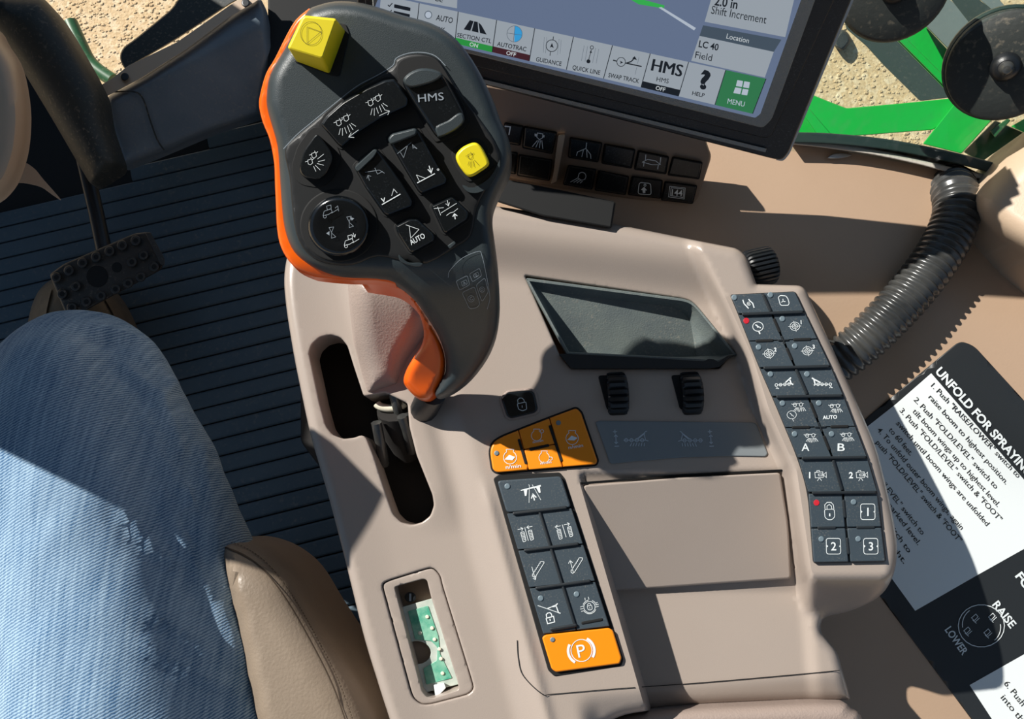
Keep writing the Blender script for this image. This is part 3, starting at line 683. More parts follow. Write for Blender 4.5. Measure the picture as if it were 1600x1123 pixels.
# tray
tr_in = ccw(inset(ccw(tray_ol), -1.5))
fl_ol = ZT((215, 178), (900, 262), (985, 318), (1018, 535), (520, 506), (352, 500))
rim = rnd(ZT((140, 118), (968, 226), (1012, 252), (1222, 510), (1130, 545), (352, 506)), [3, 14, 14, 2, 2, 2], 4)
flr = rnd(fl_ol, [3, 14, 14, 2, 2, 2], 4)
def rim_z(x, y): return BZ(x, y) + .0015
def fz(x, y): return lerp(.006, -.012, min(1, max(0, (y - 452) / 100)))
ra, rb = ccw(rim), ccw(flr)
rings = [[P(x, y, rim_z(x, y) - .004) for x, y in inset(ra, -2)], [P(x, y, rim_z(x, y)) for x, y in inset(ra, -.5)], [P(x, y, rim_z(x, y)) for x, y in inset(ra, 2.5)], [P(x, y, rim_z(x, y) - .002) for x, y in inset(ra, 4)]]
rings += [[P(lerp(a[0], b[0], k), lerp(a[1], b[1], k), lerp(rim_z(*a) - .002, fz(*b), k ** .85)) for a, b in zip(inset(ra, 4), rb)] for k in (.35, .7, .93, 1)]
tr = loft('storage_tray', rings, m_tray, console, False, True)
lip = rnd(ZT((308, 504), (352, 503), (700, 520), (1060, 541), (1075, 530), (1110, 532), (1130, 545), (1180, 512), (1222, 510), (1180, 530), (1136, 572), (1080, 580), (700, 580), (372, 580)), 2, 3)
pad('tray_lip', lip, SB, -.01, .005, 2.5, m_black, tr, .003)
# thumb wheels
def wheel(name, c, axis, r, w, ribs, m, parent):
    ax = axis.normalized(); a = ax.orthogonal().normalized(); b = ax.cross(a); n = ribs * 4; rings = []
    for h, kk, e in ((-.5, .80, 0), (-.5, .86, 0), (-.42, .97, 1), (-.3, 1, 1), (.3, 1, 1), (.42, .97, 1), (.5, .86, 0), (.5, .80, 0)):
        rings.append([c + ax * (h * w) + (a * math.cos(2 * math.pi * k / n) + b * math.sin(2 * math.pi * k / n)) * r * (kk - (.11 if e and k % 4 == 0 else 0)) for k in range(n)])
    return loft(name, rings, m, parent)
for c, rot in (((595, 705), 0), ((972, 703), 0)):
    x, y = ZT([c])[0]
    ol = rnd([(x - 26, y - 27), (x + 10, y - 28), (x + 24, y + 27), (x - 12, y + 27)], 5)
    pad('wheel_recess', ol, SB, 0, .0008, 1, m_hole, console, .0004)
    u = P(x + 20, y - 1, .01) - P(x, y, .01)
    wheel('thumb_wheel', P(x + 2, y + 3, BZ(x, y) - .006), u, .0165, .0145, 20, m_black, console)
c = P(1186, 418, .002); wheel('adjuster_knob', c, P(1210, 413, 0) - P(1180, 420, 0), .0145, .021, 26, m_black, console)
# lid
lid = rnd([(911, 758), (1060, 746), (1219, 738), (1232, 820), (1236, 904), (1100, 913), (946, 924), (925, 850)], [6, 0, 6, 20, 6, 0, 6, 20], 4)
def LZ(x, y): return .007 - .033 * (y - 742) / 182 + .0055
pad('storage_lid', lid, field(LZ), -.006, 0, 3, m_taupe, console, .0015)
pad('lid_gap', rnd([(908, 753), (1060, 741), (1222, 733), (1222, 737), (1060, 745), (909, 757)], 1), SB, -.001, .0008, .5, m_hole, console, .0002)
# label plate and lock button
plate = rnd(ZL((55, 108), (85, 95), (1420, 108), (1450, 128), (1545, 380), (1525, 405), (1200, 400), (800, 412), (400, 445), (200, 466), (180, 455)), 2, 2)
lp_ = pad('label_plate', plate, SB, -.001, .0012, 2, m_lab, console, .0008)
boom = lambda s, x, y: [[(x - s * 100, y), (x + s * 90, y), (x + s * 115, y + 8)], [(x + s * 90, y + 2), (x + s * 75, y - 60), (x + s * 90, y - 75), (x + s * 102, y - 78)], [(x + s * 78, y - 62), (x + s * 10, y - 8)], [(x + s * 84, y - 60), (x + s * 22, y - 8)]] + [('o', x - s * 78 + s * k * 46, y, 14) for k in range(4)] + [[(x - s * 30 + s * k * 22, y + 24), (x - s * 44 + s * k * 24, y + 52)] for k in range(6)]
S1 = lambda x, y, h=0: SB(x, y, .0012 + h)
draw('icon', lp_, S1, ZL, boom(1, 400, 262), m_pale, 1.4); draw('icon', lp_, S1, ZL, boom(-1, 885, 264), m_pale, 1.4)
for x in (232, 1050):
    dx = 12 if x == 232 else 6
    draw('icon', lp_, S1, ZL, [[(x - 25, 190), (x + 12, 188)], [(x - 8, 172), (x - 6, 206)], [(x - 14, 232), (x, 216), (x + 16, 232)], [(x, 216), (x + 4, 292)], [(x - 10, 278), (x + 4, 292), (x + 18, 278)], [(x - 10, 315), (x + 28, 313)]], m_pale, 1.6)
lk = pad('lock_button', rnd(ZT((10, 735), (45, 700), (160, 690), (182, 705), (200, 790), (185, 808), (60, 838), (40, 825)), 4), SB, 0, .0025, 3, m_gloss, console, .0014)
pad('lock_button_bezel', rnd(ZT((0, 735), (40, 692), (165, 680), (192, 700), (213, 795), (195, 818), (60, 848), (30, 832)), 5), SB, 0, .0012, 2, m_taupe2, console, .0006)
draw('icon', lk, lambda x, y, h=0: SB(x, y, .0025 + h), ZT, [('l', rnd([(93, 762), (138, 752), (142, 790), (120, 798), (100, 790)], 6)), [(97, 760), (95, 742), (105, 732), (118, 732), (128, 742), (130, 755)], [(118, 770), (119, 782)]], m_white, 1.1)

# ---- centre keypad
def bil(Q, a, b):
    (x0, y0), (x1, y1), (x2, y2), (x3, y3) = Q
    tx, ty = lerp(x0, x1, a), lerp(y0, y1, a); bx, by = lerp(x3, x2, a), lerp(y3, y2, a); return lerp(tx, bx, b), lerp(ty, by, b)
def cell(Q, a0, a1, b0, b1, r=3): return rnd([bil(Q, a0, b0), bil(Q, a1, b0), bil(Q, a1, b1), bil(Q, a0, b1)], r)
def bar(name, Q, a0, b0, a1, b1, w, surf, h0, h1, m, parent):
    p, q = Vector(bil(Q, a0, b0)), Vector(bil(Q, a1, b1)); d = (q - p).normalized(); n = Vector((-d.y, d.x)) * w / 2
    return pad(name, rnd([tuple(p + n), tuple(q + n), tuple(q - n), tuple(p - n)], w * .45, 3), surf, h0, h1, w * .35, m, parent, .0008)
QC = ZC((84, 350), (320, 333), (499, 886), (254, 914))
kb = pad('keypad_base', rnd(ZC((72, 345), (92, 330), (315, 322), (334, 345), (548, 1005), (540, 1030), (296, 1068), (272, 1045)), 3), SB, -.001, .0006, 1.5, m_hole, console, .0005)
SK = lambda x, y, h=0: SB(x, y, .0034 + h)
def key(name, ol, m, led=None, red=False, surf=SB, h0=.0005, h1=.0034, parent=None, b=2.2):
    surf = fit(ol, surf); o = pad(name, ol, surf, h0, h1, b, m, parent or console, .0011)
    KS[o.name] = lambda x, y, h=0: surf(x, y, h1 + h)
    if led:
        pad('indicator', circ(*led, 4.6 if m is not m_orange_key else 4.0, n=16), surf, h1 - .0003, h1 + .0006, 1.5, m_red if red else m_led, o, .0005)
    return o
rows = [0, .215, .455, .70, 1]
k0 = key('key', cell(QC, .005, .995, .005, .212, 6), m_pad, K1([(160, 137)])[0])
ks = []
for r in range(1, 4):
    for c in range(2):
        led = None
        if r == 3: led = K2([(405, 340)])[0] if c == 0 else K2([(755, 300)])[0]
        ks.append(key('key', cell(QC, .005 + .5 * c, .495 + .5 * c, rows[r] + .003, rows[r + 1] - .003, 2), m_pad, led))
for b in (.215, .455, .70): bar('divider', QC, .09, b + .006, .93, b - .006, 5, SB, .003, .0055, m_padbase, console)
bar('divider', QC, .5, .22, .5, .97, 4.5, SB, .003, .0048, m_padbase, console)
bar('divider', QC, .12, .975, .53, .965, 5.5, SB, .003, .0055, m_padbase, console); bar('divider', QC, .6, .958, .93, .948, 5, SB, .0032, .004, m_hole, console)
kp = key('parking_brake_key', rnd(ZC((250, 925), (262, 915), (495, 890), (510, 900), (541, 1000), (534, 1021), (302, 1052), (285, 1040)), 3), m_orange_key, K2([(520, 743)])[0])
draw('icon', k0, SK, K1, [('f', [(303, 178), (525, 122), (528, 140), (310, 188)]), ('f', [(340, 180), (378, 172), (370, 240), (352, 245)]), ('f', [(472, 146), (515, 136), (525, 205), (508, 212)]), [(393, 118), (402, 130), (398, 318)], [(432, 118), (528, 288)], ('w', 1.8, [(458, 292), (440, 225)]), ('w', 1.8, [(424, 272), (440, 224), (478, 260)])], m_white, .9)
def track(x, y): return [('l', rnd([(x - 28, y - 45), (x + 10, y - 55), (x + 34, y + 48), (x + 2, y + 60)], 10))] + [[(x - 18 + k * 5.5, y - 34 + k * 17), (x + 14 + k * 4, y - 36 + k * 17)] for k in range(5)]
draw('icon', ks[0], SK, K1, track(332, 688) + track(415, 670) + [[(350, 588), (390, 735)], [(272, 612), (328, 600)], [(305, 588), (330, 600), (318, 625)], [(372, 588), (435, 576)], [(392, 568), (372, 588), (400, 604)]], m_white, 1.1)
draw('icon', ks[1], SK, K1, track(730, 660) + track(845, 632) + [[(762, 558), (805, 695)], [(683, 582), (745, 570)], [(708, 562), (683, 582), (712, 602)], [(780, 560), (842, 548)], [(815, 537), (842, 548), (825, 572)]], m_white, 1.1)
def ladder(x, y, s):
    q = [(x + s * 0, y)]; zz = []
    for k in range(7): zz += [(x - k * 14, y + k * 22), (x - k * 14 - 12, y + k * 22 + 4)]
    return [('l', [(x + 28, y + 2)] + zz + [(x - 96, y + 160), (x - 78, y + 172), (x - 60, y + 160), (x + 30, y + 15)])]
draw('icon', ks[2], SK, K1, ladder(532, 962, 1) + [[(428, 1020), (468, 1160)], [(440, 1146), (468, 1160), (476, 1120)]], m_white, 1.1)
draw('icon', ks[3], SK, K1, ladder(955, 920, 1) + [[(848, 950), (885, 1086)], [(830, 985), (848, 950), (876, 975)]], m_white, 1.1)
draw('icon', ks[4], SK, K2, [[(375, 410), (585, 482)], ('w', 1.6, [(470, 440), (555, 405), (570, 390)]), ('w', 1.6, [(552, 405), (578, 480), (598, 486)]), [(500, 425), (560, 420)], ('w', 1.5, [(458, 535), (530, 515), (540, 570), (472, 588), (457, 535)]), ('w', 1.5, [(465, 530), (458, 500), (472, 484), (495, 480), (508, 492), (516, 518)]), ('w', 1.6, [(494, 540), (498, 560)])], m_white, 1.1)
draw('icon', ks[5], SK, K2, [('o', 880, 425, 55), ('l', rnd([(858, 415), (902, 408), (908, 445), (885, 455), (865, 448)], 8)), [(862, 414), (862, 398), (875, 388), (890, 396), (893, 410)], [(882, 425), (884, 440)], ('a', 882, 425, 68, 200, 260), ('a', 882, 425, 68, 290, 345), [(835, 335), (838, 360)], [(868, 325), (875, 352)], [(790, 425), (822, 415)], [(790, 445), (820, 440)], [(800, 468), (825, 462)], [(935, 388), (960, 380)], [(940, 405), (970, 398)], [(938, 425), (970, 418)], ('a', 880, 425, 66, 20, 150)], m_white, 1.0)
draw('icon', kp, SK, K2, [('o', 802, 848, 102, 108), ('a', 800, 850, 128, -65, 30, 4), ('a', 800, 850, 128, 118, 208, 4), ('t', 'P', 800, 850, 125, -12, 80, 0)], m_white, 1.5)
# ---- orange engine-speed keys
oc = rnd(ZC((60, 245), (72, 212), (105, 192), (250, 135), (375, 88), (392, 104), (452, 280), (446, 293), (86, 323), (70, 312)), [8, 8, 8, 0, 4, 4, 3, 3, 5, 5], 4)
pad('speed_key_base', [tuple(q) for q in inset(ccw(oc), -3)], SB, -.001, .0006, 1, m_hole, console, .0005)
QO = ZC((60, 215), (378, 86), (452, 292), (84, 322))
def oz(*p): return rnd(ZC(*p), 2, 2)
sk = [key('speed_key', rnd(ZC((60, 245), (72, 212), (105, 192), (163, 169), (200, 300), (196, 314), (86, 323), (70, 312)), [8, 8, 8, 0, 0, 0, 5, 5], 4), m_orange_key, ZC([(84, 252)])[0]),
      key('speed_key', oz((165, 168), (276, 125), (300, 218), (183, 238)), m_orange_key),
      key('speed_key', oz((184, 240), (300, 220), (326, 303), (202, 313)), m_orange_key),
      key('speed_key', rnd(ZC((278, 124), (375, 88), (392, 104), (452, 280), (446, 293), (328, 302)), [0, 4, 4, 3, 3, 0], 4), m_orange_key, ZC([(310, 141)])[0])]
for p in (((165, 200), (192, 292)), ((204, 239), (276, 223)), ((278, 150), (322, 282))):
    a, b = [Vector(q) for q in ZC(p)]; d = (b - a).normalized(); n_ = Vector((-d.y, d.x)) * 2.2
    pad('groove', rnd([tuple(a + n_), tuple(b + n_), tuple(b - n_), tuple(a - n_)], 2), SB, .003, .0039, .8, m_hole, console, .0003)
def gauge(x, y, s, bold): return [('a', x, y, 24 * s, -60, 240), [(x - 12 * s, y - 21 * s), (x - 14 * s, y - 30 * s)], [(x + 12 * s, y - 21 * s), (x + 14 * s, y - 30 * s)], [(x - 14 * s, y - 30 * s), (x + 14 * s, y - 30 * s)]]
draw('icon', sk[0], SK, ZC, gauge(133, 268, 1, 1) + [('f', [(113, 275), (130, 258), (152, 266), (142, 278)]), ('t', 'n/min', 145, 300, 13, -6, 56)], m_white, 1.2)
draw('icon', sk[1], SK, ZC, gauge(230, 188, .8, 1) + [('o', 250, 172, 6), ('t', 'n/min', 235, 208, 9, -10, 38)], m_white, 1)
draw('icon', sk[2], SK, ZC, gauge(258, 268, .8, 1) + [('o', 282, 272, 6), ('t', 'n/min', 264, 286, 9, -8, 40)], m_white, 1)
draw('icon', sk[3], SK, ZC, gauge(360, 198, .95, 1) + [('f', [(342, 204), (358, 188), (380, 196), (368, 206)]), ('t', 'n/min', 373, 227, 12, -9, 54)], m_white, 1.1)

# ---- right keypad
LR = [(1140, 460), (1153, 491), (1186, 575), (1206, 620), (1246, 716), (1262, 770), (1270, 880)]
RR = [(1243, 455), (1258, 487), (1299, 572), (1319, 618), (1356, 714), (1372, 769), (1385, 878)]
ol = rnd(LR[:1] + RR[:1] + RR[1:] + LR[:0:-1], [5, 5, 30, 30, 30, 30, 30, 6, 6, 30, 30, 30, 30, 30], 4)
pad('keypad_base', ol, SB, -.001, .0012, 1.6, m_padbase, console, .0008)
def rkeys(i, four, leds, reds=()):
    Q = (LR[i], RR[i], RR[i + 1], LR[i + 1]); out = []
    rs = [(0, .5), (.5, 1)] if four else [(0, 1)]
    for ri, (b0, b1) in enumerate(rs):
        for c in range(2):
            k = ri * 2 + c; e = .03 if not four else .012
            out.append(key('key', cell(Q, .012 + .5 * c, .488 + .5 * c, b0 + (e if b0 == 0 else .006), b1 - (e if b1 == 1 else .006), 2.5 if i in (0, 5) else 1.5), m_pad, leds[k] if leds else None, k in reds, h0=.001, b=1.6))
    if four:
        for a0, b0, a1, b1 in ((.5, .10, .5, .36), (.5, .64, .5, .88), (.10, .5, .36, .5), (.64, .5, .90, .5)): bar('groove', Q, a0, b0, a1, b1, 5, SB, .003, .0040, m_hole if i != 5 else m_padbase, console)
        if i != 5: bar('divider', Q, .5, .42, .5, .58, 2.5, SB, .003, .0043, m_padbase, console); bar('divider', Q, .42, .5, .58, .5, 2.5, SB, .003, .0043, m_padbase, console)
    else: bar('divider', Q, .5, .06, .5, .94, 5, SB, .003, .0048, m_padbase, console)
    if i < 5: bar('divider', Q, .06, 1, .97, 1, 5, SB, .003, .0055, m_padbase, console)
    return out
a = rkeys(0, False, [R1([(140, 118)])[0], R1([(592, 85)])[0]])
draw('icon', a[0], SK, R1, [('w', 1.6, [(245, 145), (262, 195), (300, 235), (318, 255)]), ('w', 1.6, [(318, 138), (335, 160), (370, 190), (388, 248)]), ('a', 322, 195, 22, 0, 300), [(300, 190), (345, 200)], [(330, 172), (316, 218)]], m_white, .9)
draw('icon', a[1], SK, R1, [('l', rnd([(690, 115), (715, 92), (785, 98), (810, 130), (828, 190), (815, 215), (730, 218), (712, 200)], 12)), [(748, 135), (752, 165), (728, 178)], [(752, 165), (782, 170)]], m_white, 1.3)
a = rkeys(1, True, [R1([(288, 408)])[0], R1([(742, 385)])[0], R1([(445, 740)])[0], R1([(898, 725)])[0]], (0,))
draw('icon', a[0], SK, R1, [('o', 436, 482, 66, 58), ('w', 1.6, [(402, 458), (470, 500)]), [(420, 458), (430, 490), (455, 492)], ('w', 2, [(448, 545), (462, 576)])], m_white, 1.3)
def target(x, y, tx): return [('o', x, y, 60, 52), ('o', x, y, 34, 30), ('o', x, y, 12, 11), [(x - 82, y + 5), (x - 10, y)], [(x + 10, y), (x + 80, y - 4)], [(x - 16, y - 66), (x - 2, y - 10)], [(x + 4, y + 12), (x + 18, y + 66)], ('t', tx, x + 78, y - 52, 48, -3, None, .03)]
draw('icon', a[1], SK, R1, target(898, 478, '1'), m_white, 1.0); draw('icon', a[2], SK, R1, target(575, 822, '2'), m_white, 1.0); draw('icon', a[3], SK, R1, target(1056, 786, '3'), m_white, 1.0)
a = rkeys(2, False, [R2([(112, 115)])[0], R2([(570, 115)])[0]])
draw('icon', a[0], SK, R2, [('o', 185 + k * 53, 252 - k * 4, 17) for k in range(4)] + [[(205, 250), (370, 236)], ('w', 2, [(300, 220), (350, 175), (368, 158)]), ('w', 2, [(350, 175), (372, 235), (398, 246)]), [(180, 300), (192, 285), (205, 298)], [(200, 286), (218, 302)]], m_white, 1.1)
draw('icon', a[1], SK, R2, [('o', 708 + k * 51, 243, 17) for k in range(4)] + [[(660, 243), (860, 243)], ('w', 2, [(630, 162), (655, 178), (672, 245), (655, 256)]), ('w', 2, [(655, 178), (740, 222)]), [(852, 290), (866, 270), (880, 288)], [(868, 272), (890, 288)]], m_white, 1.1)
a = rkeys(3, True, [R2([(262, 480)])[0], R2([(718, 478)])[0], R2([(415, 865)])[0], R2([(878, 865)])[0]])
def spray2(x, y): return [[(x - 78, y - 8), (x - 60, y), (x - 20, y - 2)], ('o', x - 35, y + 5, 20, 22), [(x - 20, y - 10), (x + 22, y - 10)], ('o', x + 42, y + 2, 20, 22), [(x + 55, y - 8), (x + 78, y - 10)]] + [[(x - 18 + k * 18 * .6, y + 38), (x - 48 + k * 20, y + 92 - abs(k - 3) * 4)] for k in range(4)] + [[(x + 38 + k * 11, y + 36), (x + 25 + k * 26, y + 92 - k * 4)] for k in range(4)]
draw('icon', a[0], SK, R2, spray2(452, 495) + [('o', 378, 625, 58, 50), [(352, 602), (405, 648)], [(365, 605), (375, 632), (395, 630)], [(388, 675), (402, 708)]], m_white, .9)
draw('icon', a[1], SK, R2, spray2(914, 510) + [('t', 'AUTO', 856, 654, 44, -3, 182, .03)], m_white, 1.0)
draw('icon', a[2], SK, R2, spray2(606, 880) + [('t', 'A', 550, 1030, 95, 0, 98, .01)], m_white, 1.0)
draw('icon', a[3], SK, R2, spray2(1058, 870) + [('t', 'B', 998, 1030, 95, 2, 92, .01)], m_white, 1.0)
a = rkeys(4, False, None)
for k, x, tx in ((0, 232, '1'), (1, 522, '2')):
    draw('icon', a[k], SK, R3, [('l', [(x - 38, 440), (x + 18, 436), (x + 22, 475), (x - 34, 478)]), ('l', [(x - 26, 438), (x - 24, 428), (x - 6, 427), (x - 4, 438)]), ('l', [(x + 22, 458), (x + 42, 438), (x + 44, 476)]), ('l', [(x - 14, 452), (x + 14, 450), (x + 14, 464), (x - 12, 464)]), [(x - 8, 480), (x - 20, 500)], [(x - 4, 480), (x + 10, 498)], ('t', tx, x - 74, 459, 42, 0, None, .03)], m_white, 1.0)
a = rkeys(5, True, [R3([(205, 652)])[0], R3([(467, 648)])[0], R3([(240, 908)])[0], R3([(499, 907)])[0]], (0,))
draw('icon', a[0], SK, R3, [('l', rnd([(262, 700), (330, 698), (335, 750), (315, 772), (285, 772), (265, 755)], 12)), [(266, 698), (264, 668), (280, 650), (308, 650), (324, 668), (328, 696)], [(280, 697), (280, 675), (295, 665), (310, 675), (314, 696)], ('w', 2, [(298, 728), (299, 748)])], m_white, 1.2)
def brk(x, y, tx):
    return [('l', rnd([(x - 52, y - 55), (x + 48, y - 55), (x + 50, y + 55), (x - 50, y + 55)], 18)), ('f', [(x - 50, y - 12), (x - 38, y), (x - 50, y + 12)]), ('f', [(x + 50, y - 12), (x + 38, y), (x + 50, y + 12)]), ('t', tx, x, y, 58, 0, None, .01)]
draw('icon', a[1], SK, R3, brk(567, 716, '1'), m_white, 1.2); draw('icon', a[2], SK, R3, brk(326, 958, '2'), m_white, 1.2); draw('icon', a[3], SK, R3, brk(588, 958, '3'), m_white, 1.2)
# panel seams
def seam(pts, w, name='seam', surf=SB, m=m_hole, parent=console):
    V, Fc = [], []; ribbon(V, Fc, surf, pts, w, .0008); return mesh(name, V, Fc, m, parent, False)
seam(dens(spl([(808, 1000), (810, 1030), (818, 1056), (847, 1084), (865, 1084), (960, 1076), (1100, 1066), (1250, 1053), (1312, 1047)], 4, False), 5)[:-60] if False else spl([(808, 1000), (810, 1030), (818, 1056), (847, 1084), (865, 1084), (960, 1076), (1100, 1066), (1250, 1053), (1312, 1047)], 12, False), 1.3)
own(console)
# rear armrest pad at the bottom edge
o = sheet('armrest_pad', spl([(960, 1122), (1060, 1107), (1180, 1101), (1300, 1097), (1330, 1106), (1352, 1150), (1362, 1400), (1300, 1520), (940, 1520), (900, 1400), (900, 1160)], 5), lambda x, y: -.012, 10, m_taupe2, R=22, Rm=.015, skirt=.08, bottom=True)
tag(o, 'taupe grained armrest pad behind the console', 'armrest')

# ------------------------------------------------------------------ joystick
def JZ(x, y):
    z = .141 + .00012 * (400 - min(y, 430)) + .00003 * (x - 440)
    z -= .088 * sm(400, 640, y)
    return z
SJ = field(JZ)
joy = thing('multifunction_joystick', 'black control joystick with orange rim and many rocker buttons', 'joystick', P(680, 640, -.03))
head = spl(ZA((365, 60), (430, 28), (520, 8), (640, 12), (760, 40), (900, 85), (1060, 130), (1180, 200), (1270, 300), (1350, 430), (1420, 580), (1452, 670), (1500, 780), (1520, 880), (1505, 980), (1455, 1080), (1415, 1180), (1410, 1260), (1422, 1360), (1440, 1500), (1450, 1650), (1450, 1770), (1430, 1900), (1380, 2020), (1290, 2140), (1190, 2220), (1110, 2250), (1085, 2225), (1122, 2150), (1145, 2100), (1140, 2000), (1100, 1890), (1040, 1790), (960, 1680), (860, 1602), (760, 1580), (560, 1570), (430, 1530), (330, 1470), (270, 1400), (232, 1290), (215, 1150), (205, 1000), (192, 830), (160, 710), (135, 620), (130, 540), (150, 420), (230, 280), (290, 170)), 3)
sheet('shell', head, JZ, 7, m_joy, joy, R=20, Rm=.010, skirt=.008, bottom=True)
rim_o = ZA((372, 48), (300, 110), (245, 200), (180, 330), (130, 415), (97, 530), (90, 600), (110, 690), (150, 790), (175, 920), (180, 1040), (185, 1150), (190, 1270), (205, 1370), (240, 1450), (300, 1520), (380, 1560), (440, 1574), (600, 1588), (760, 1590), (860, 1610))
rim_i = ZA((900, 1560), (780, 1500), (560, 1490), (400, 1440), (330, 1340), (300, 1200), (290, 1000), (270, 820), (220, 640), (220, 540), (260, 400), (330, 260), (420, 100), (440, 60))
sheet('orange_rim', spl(rim_o, 3, False) + spl(rim_i, 3, False), lambda x, y: JZ(x, y) - .0085, 9, m_orange, joy, R=5, Rm=.003, skirt=.008, bottom=True)
belly = spl([(560, 436), (590, 437), (617, 442), (645, 464), (667, 494), (684, 522), (695, 552), (696, 580), (689, 600), (674, 622), (659, 624), (643, 614), (631, 598), (634, 580), (645, 560), (659, 538), (662, 516), (653, 486), (637, 463), (615, 447), (590, 441)], 4)
sheet('orange_grip_insert', belly, lambda x, y: JZ(x, y) - .012 + .006 * sm(500, 580, y), 6, m_orange, joy, R=14, Rm=.010, skirt=.03, bottom=True)
# faceplate, proud of the shell by a hair
face = spl(ZA((236, 850), (300, 775), (390, 700), (500, 608), (640, 500), (760, 432), (848, 380), (868, 338), (930, 310), (1010, 304), (1085, 325), (1140, 380), (1230, 520), (1330, 660), (1420, 790), (1455, 900), (1435, 980), (1380, 1060), (1320, 1180), (1290, 1330), (1200, 1400), (1040, 1490), (920, 1480), (760, 1450), (620, 1500), (470, 1490), (360, 1430), (300, 1320), (275, 1150), (262, 1000)), 3)
m_face = mat('shaded_black_faceplate', '#0b0d0f', .5)  # colour darkened to carry the shade of a recessed face
fp_ = sheet('faceplate', face, lambda x, y: JZ(x, y) + .0012, 8, m_face, joy, R=4, Rm=.0012, skirt=.004)
def JS(h): return lambda x, y, hh=0: SJ(x, y, h + hh)
seam(spl(ZA((228, 842), (300, 765), (390, 690), (500, 600), (640, 490), (760, 425), (845, 372), (865, 330), (930, 302), (1010, 296), (1085, 315), (1145, 372)), 4, False), 1.1, 'faceplate_seam', JS(.0006), m_grey, joy)
S0 = JS(.0012)
def jkey(name, pts, h, m, b=3, soc=3.5, r=3, parent=joy, bm=.0025):
    ol = rnd(ZA(*pts), r, 4)
    if soc: pad(name + '_socket', [tuple(q) for q in inset(ccw(ol), -soc)], S0, -.002, .0004, .8, m_hole, parent, .0003)
    return pad(name, ol, S0, 0, h, b, m, parent, bm)
# yellow square stop button
pad('stop_button_socket', rnd(ZA((290, 350), (500, 428), (545, 432), (602, 190), (582, 138), (400, 110)), 3), SJ, -.002, .0006, 1, m_hole, joy, .0004)
yb = loft2('stop_button', rnd(ZA((300, 352), (492, 424), (584, 176), (392, 104)), 4), -.001, rnd(ZA((248, 276), (452, 338), (534, 106), (338, 86)), 6), .017, 3.5, SJ, m_yellow, joy)
draw('icon', yb, JS(.017), ZA, [('o', 384, 188, 60, 66), ('l', [(362, 152), (440, 180), (362, 245)])], m_dark, .7)
SJ4 = JS(.0012 + .006)
k = jkey('spray_rocker', [(438, 705), (470, 655), (560, 575), (690, 500), (800, 452), (855, 445), (885, 480), (938, 560), (932, 602), (780, 672), (650, 755), (560, 835), (538, 822), (478, 752)], .006, m_gloss, 5, 4, 4)
def noz(x, y, s): return [('l', [(x - 14 * s, y - 12 * s), (x + 10 * s, y - 20 * s), (x + 16 * s, y + 4 * s), (x + 2 * s, y + 16 * s), (x - 10 * s, y + 10 * s)]), [(x - 28 * s, y - 2 * s), (x - 14 * s, y - 6 * s)], [(x + 12 * s, y - 12 * s), (x + 24 * s, y - 24 * s)], [(x + 8 * s, y - 18 * s), (x + 4 * s, y - 28 * s)]]
def duo(x, y): return noz(x - 20, y + 12, 1) + noz(x + 22, y - 14, 1) + [[(x - 10, y + 42), (x - 18, y + 78)], [(x + 2, y + 40), (x + 2, y + 82)], [(x + 14, y + 36), (x + 26, y + 70)], [(x + 30, y + 26), (x + 44, y + 62)], [(x + 42, y + 18), (x + 62, y + 50)], [(x + 50, y + 12), (x + 78, y + 30)]]
draw('icon', k, SJ4, ZA, duo(560, 685) + [[(652, 735), (597, 775)], [(612, 750), (597, 775), (628, 778)]], m_white, .8)
draw('icon', k, SJ4, ZA, duo(740, 572) + [[(770, 655), (828, 628)], [(800, 622), (828, 628), (818, 650)]], m_white, .8)
k = jkey('boom_section_key', [(318, 940), (345, 850), (408, 762), (428, 762), (500, 858), (512, 900), (472, 988), (425, 1020), (345, 1006), (320, 975)], .006, m_gloss, 4, 12, 6)
draw('icon', k, SJ4, ZA, noz(400, 880, .95) + noz(378, 918, .95) + [[(420, 900), (456, 872)], [(424, 915), (462, 905)], [(418, 925), (455, 935)], [(408, 935), (436, 962)], [(398, 940), (412, 970)]], m_white, .8)
pad('rocker_well', spl(ZA((868, 400), (890, 345), (960, 320), (1060, 320), (1120, 365), (1200, 500), (1270, 640), (1275, 700), (1210, 760), (1110, 800), (1070, 780), (950, 590), (890, 480)), 3), S0, -.002, .0005, 1, m_hole, joy, .0003)
k = jkey('headland_rocker', [(902, 455), (940, 410), (1010, 384), (1090, 394), (1140, 430), (1200, 540), (1252, 640), (1250, 690), (1200, 740), (1112, 782), (1085, 768), (962, 580), (906, 485)], .007, m_gloss, 6, 0, 6)
pad('raised_end', spl(ZA((905, 455), (940, 412), (1010, 386), (1090, 396), (1130, 425), (1080, 465), (990, 492), (935, 495)), 3), S0, .005, .0092, 5, m_joy, k, .003)
pad('raised_end', spl(ZA((1090, 715), (1160, 680), (1215, 640), (1245, 645), (1250, 690), (1200, 738), (1115, 778), (1095, 760)), 3), S0, .005, .0088, 4, m_joy, k, .003)
draw('icon', k, JS(.0012 + .007), ZA, [('t', 'HMS', 1062, 550, 44, -5, 145)], m_grey, .8)
k = jkey('boom_level_rocker', [(815, 785), (840, 755), (970, 722), (992, 732), (1105, 935), (1158, 1010), (1150, 1042), (1010, 1098), (990, 1085), (900, 935)], .006, m_gloss, 4, 3, 4)
pad('raised_end', rnd(ZA((818, 788), (840, 757), (970, 724), (988, 735), (980, 765), (835, 822)), 4), S0, .005, .0082, 3, m_joy, k, .002)
def boomi(x, y, f): return [[(x - 50, y + 10), (x + 46 * f, y - 36)], [(x - 40, y + 6), (x - 34, y + 40), (x - 10, y + 30), (x + 8, y - 8)], [(x - 34, y + 18), (x - 10, y + 6)]]
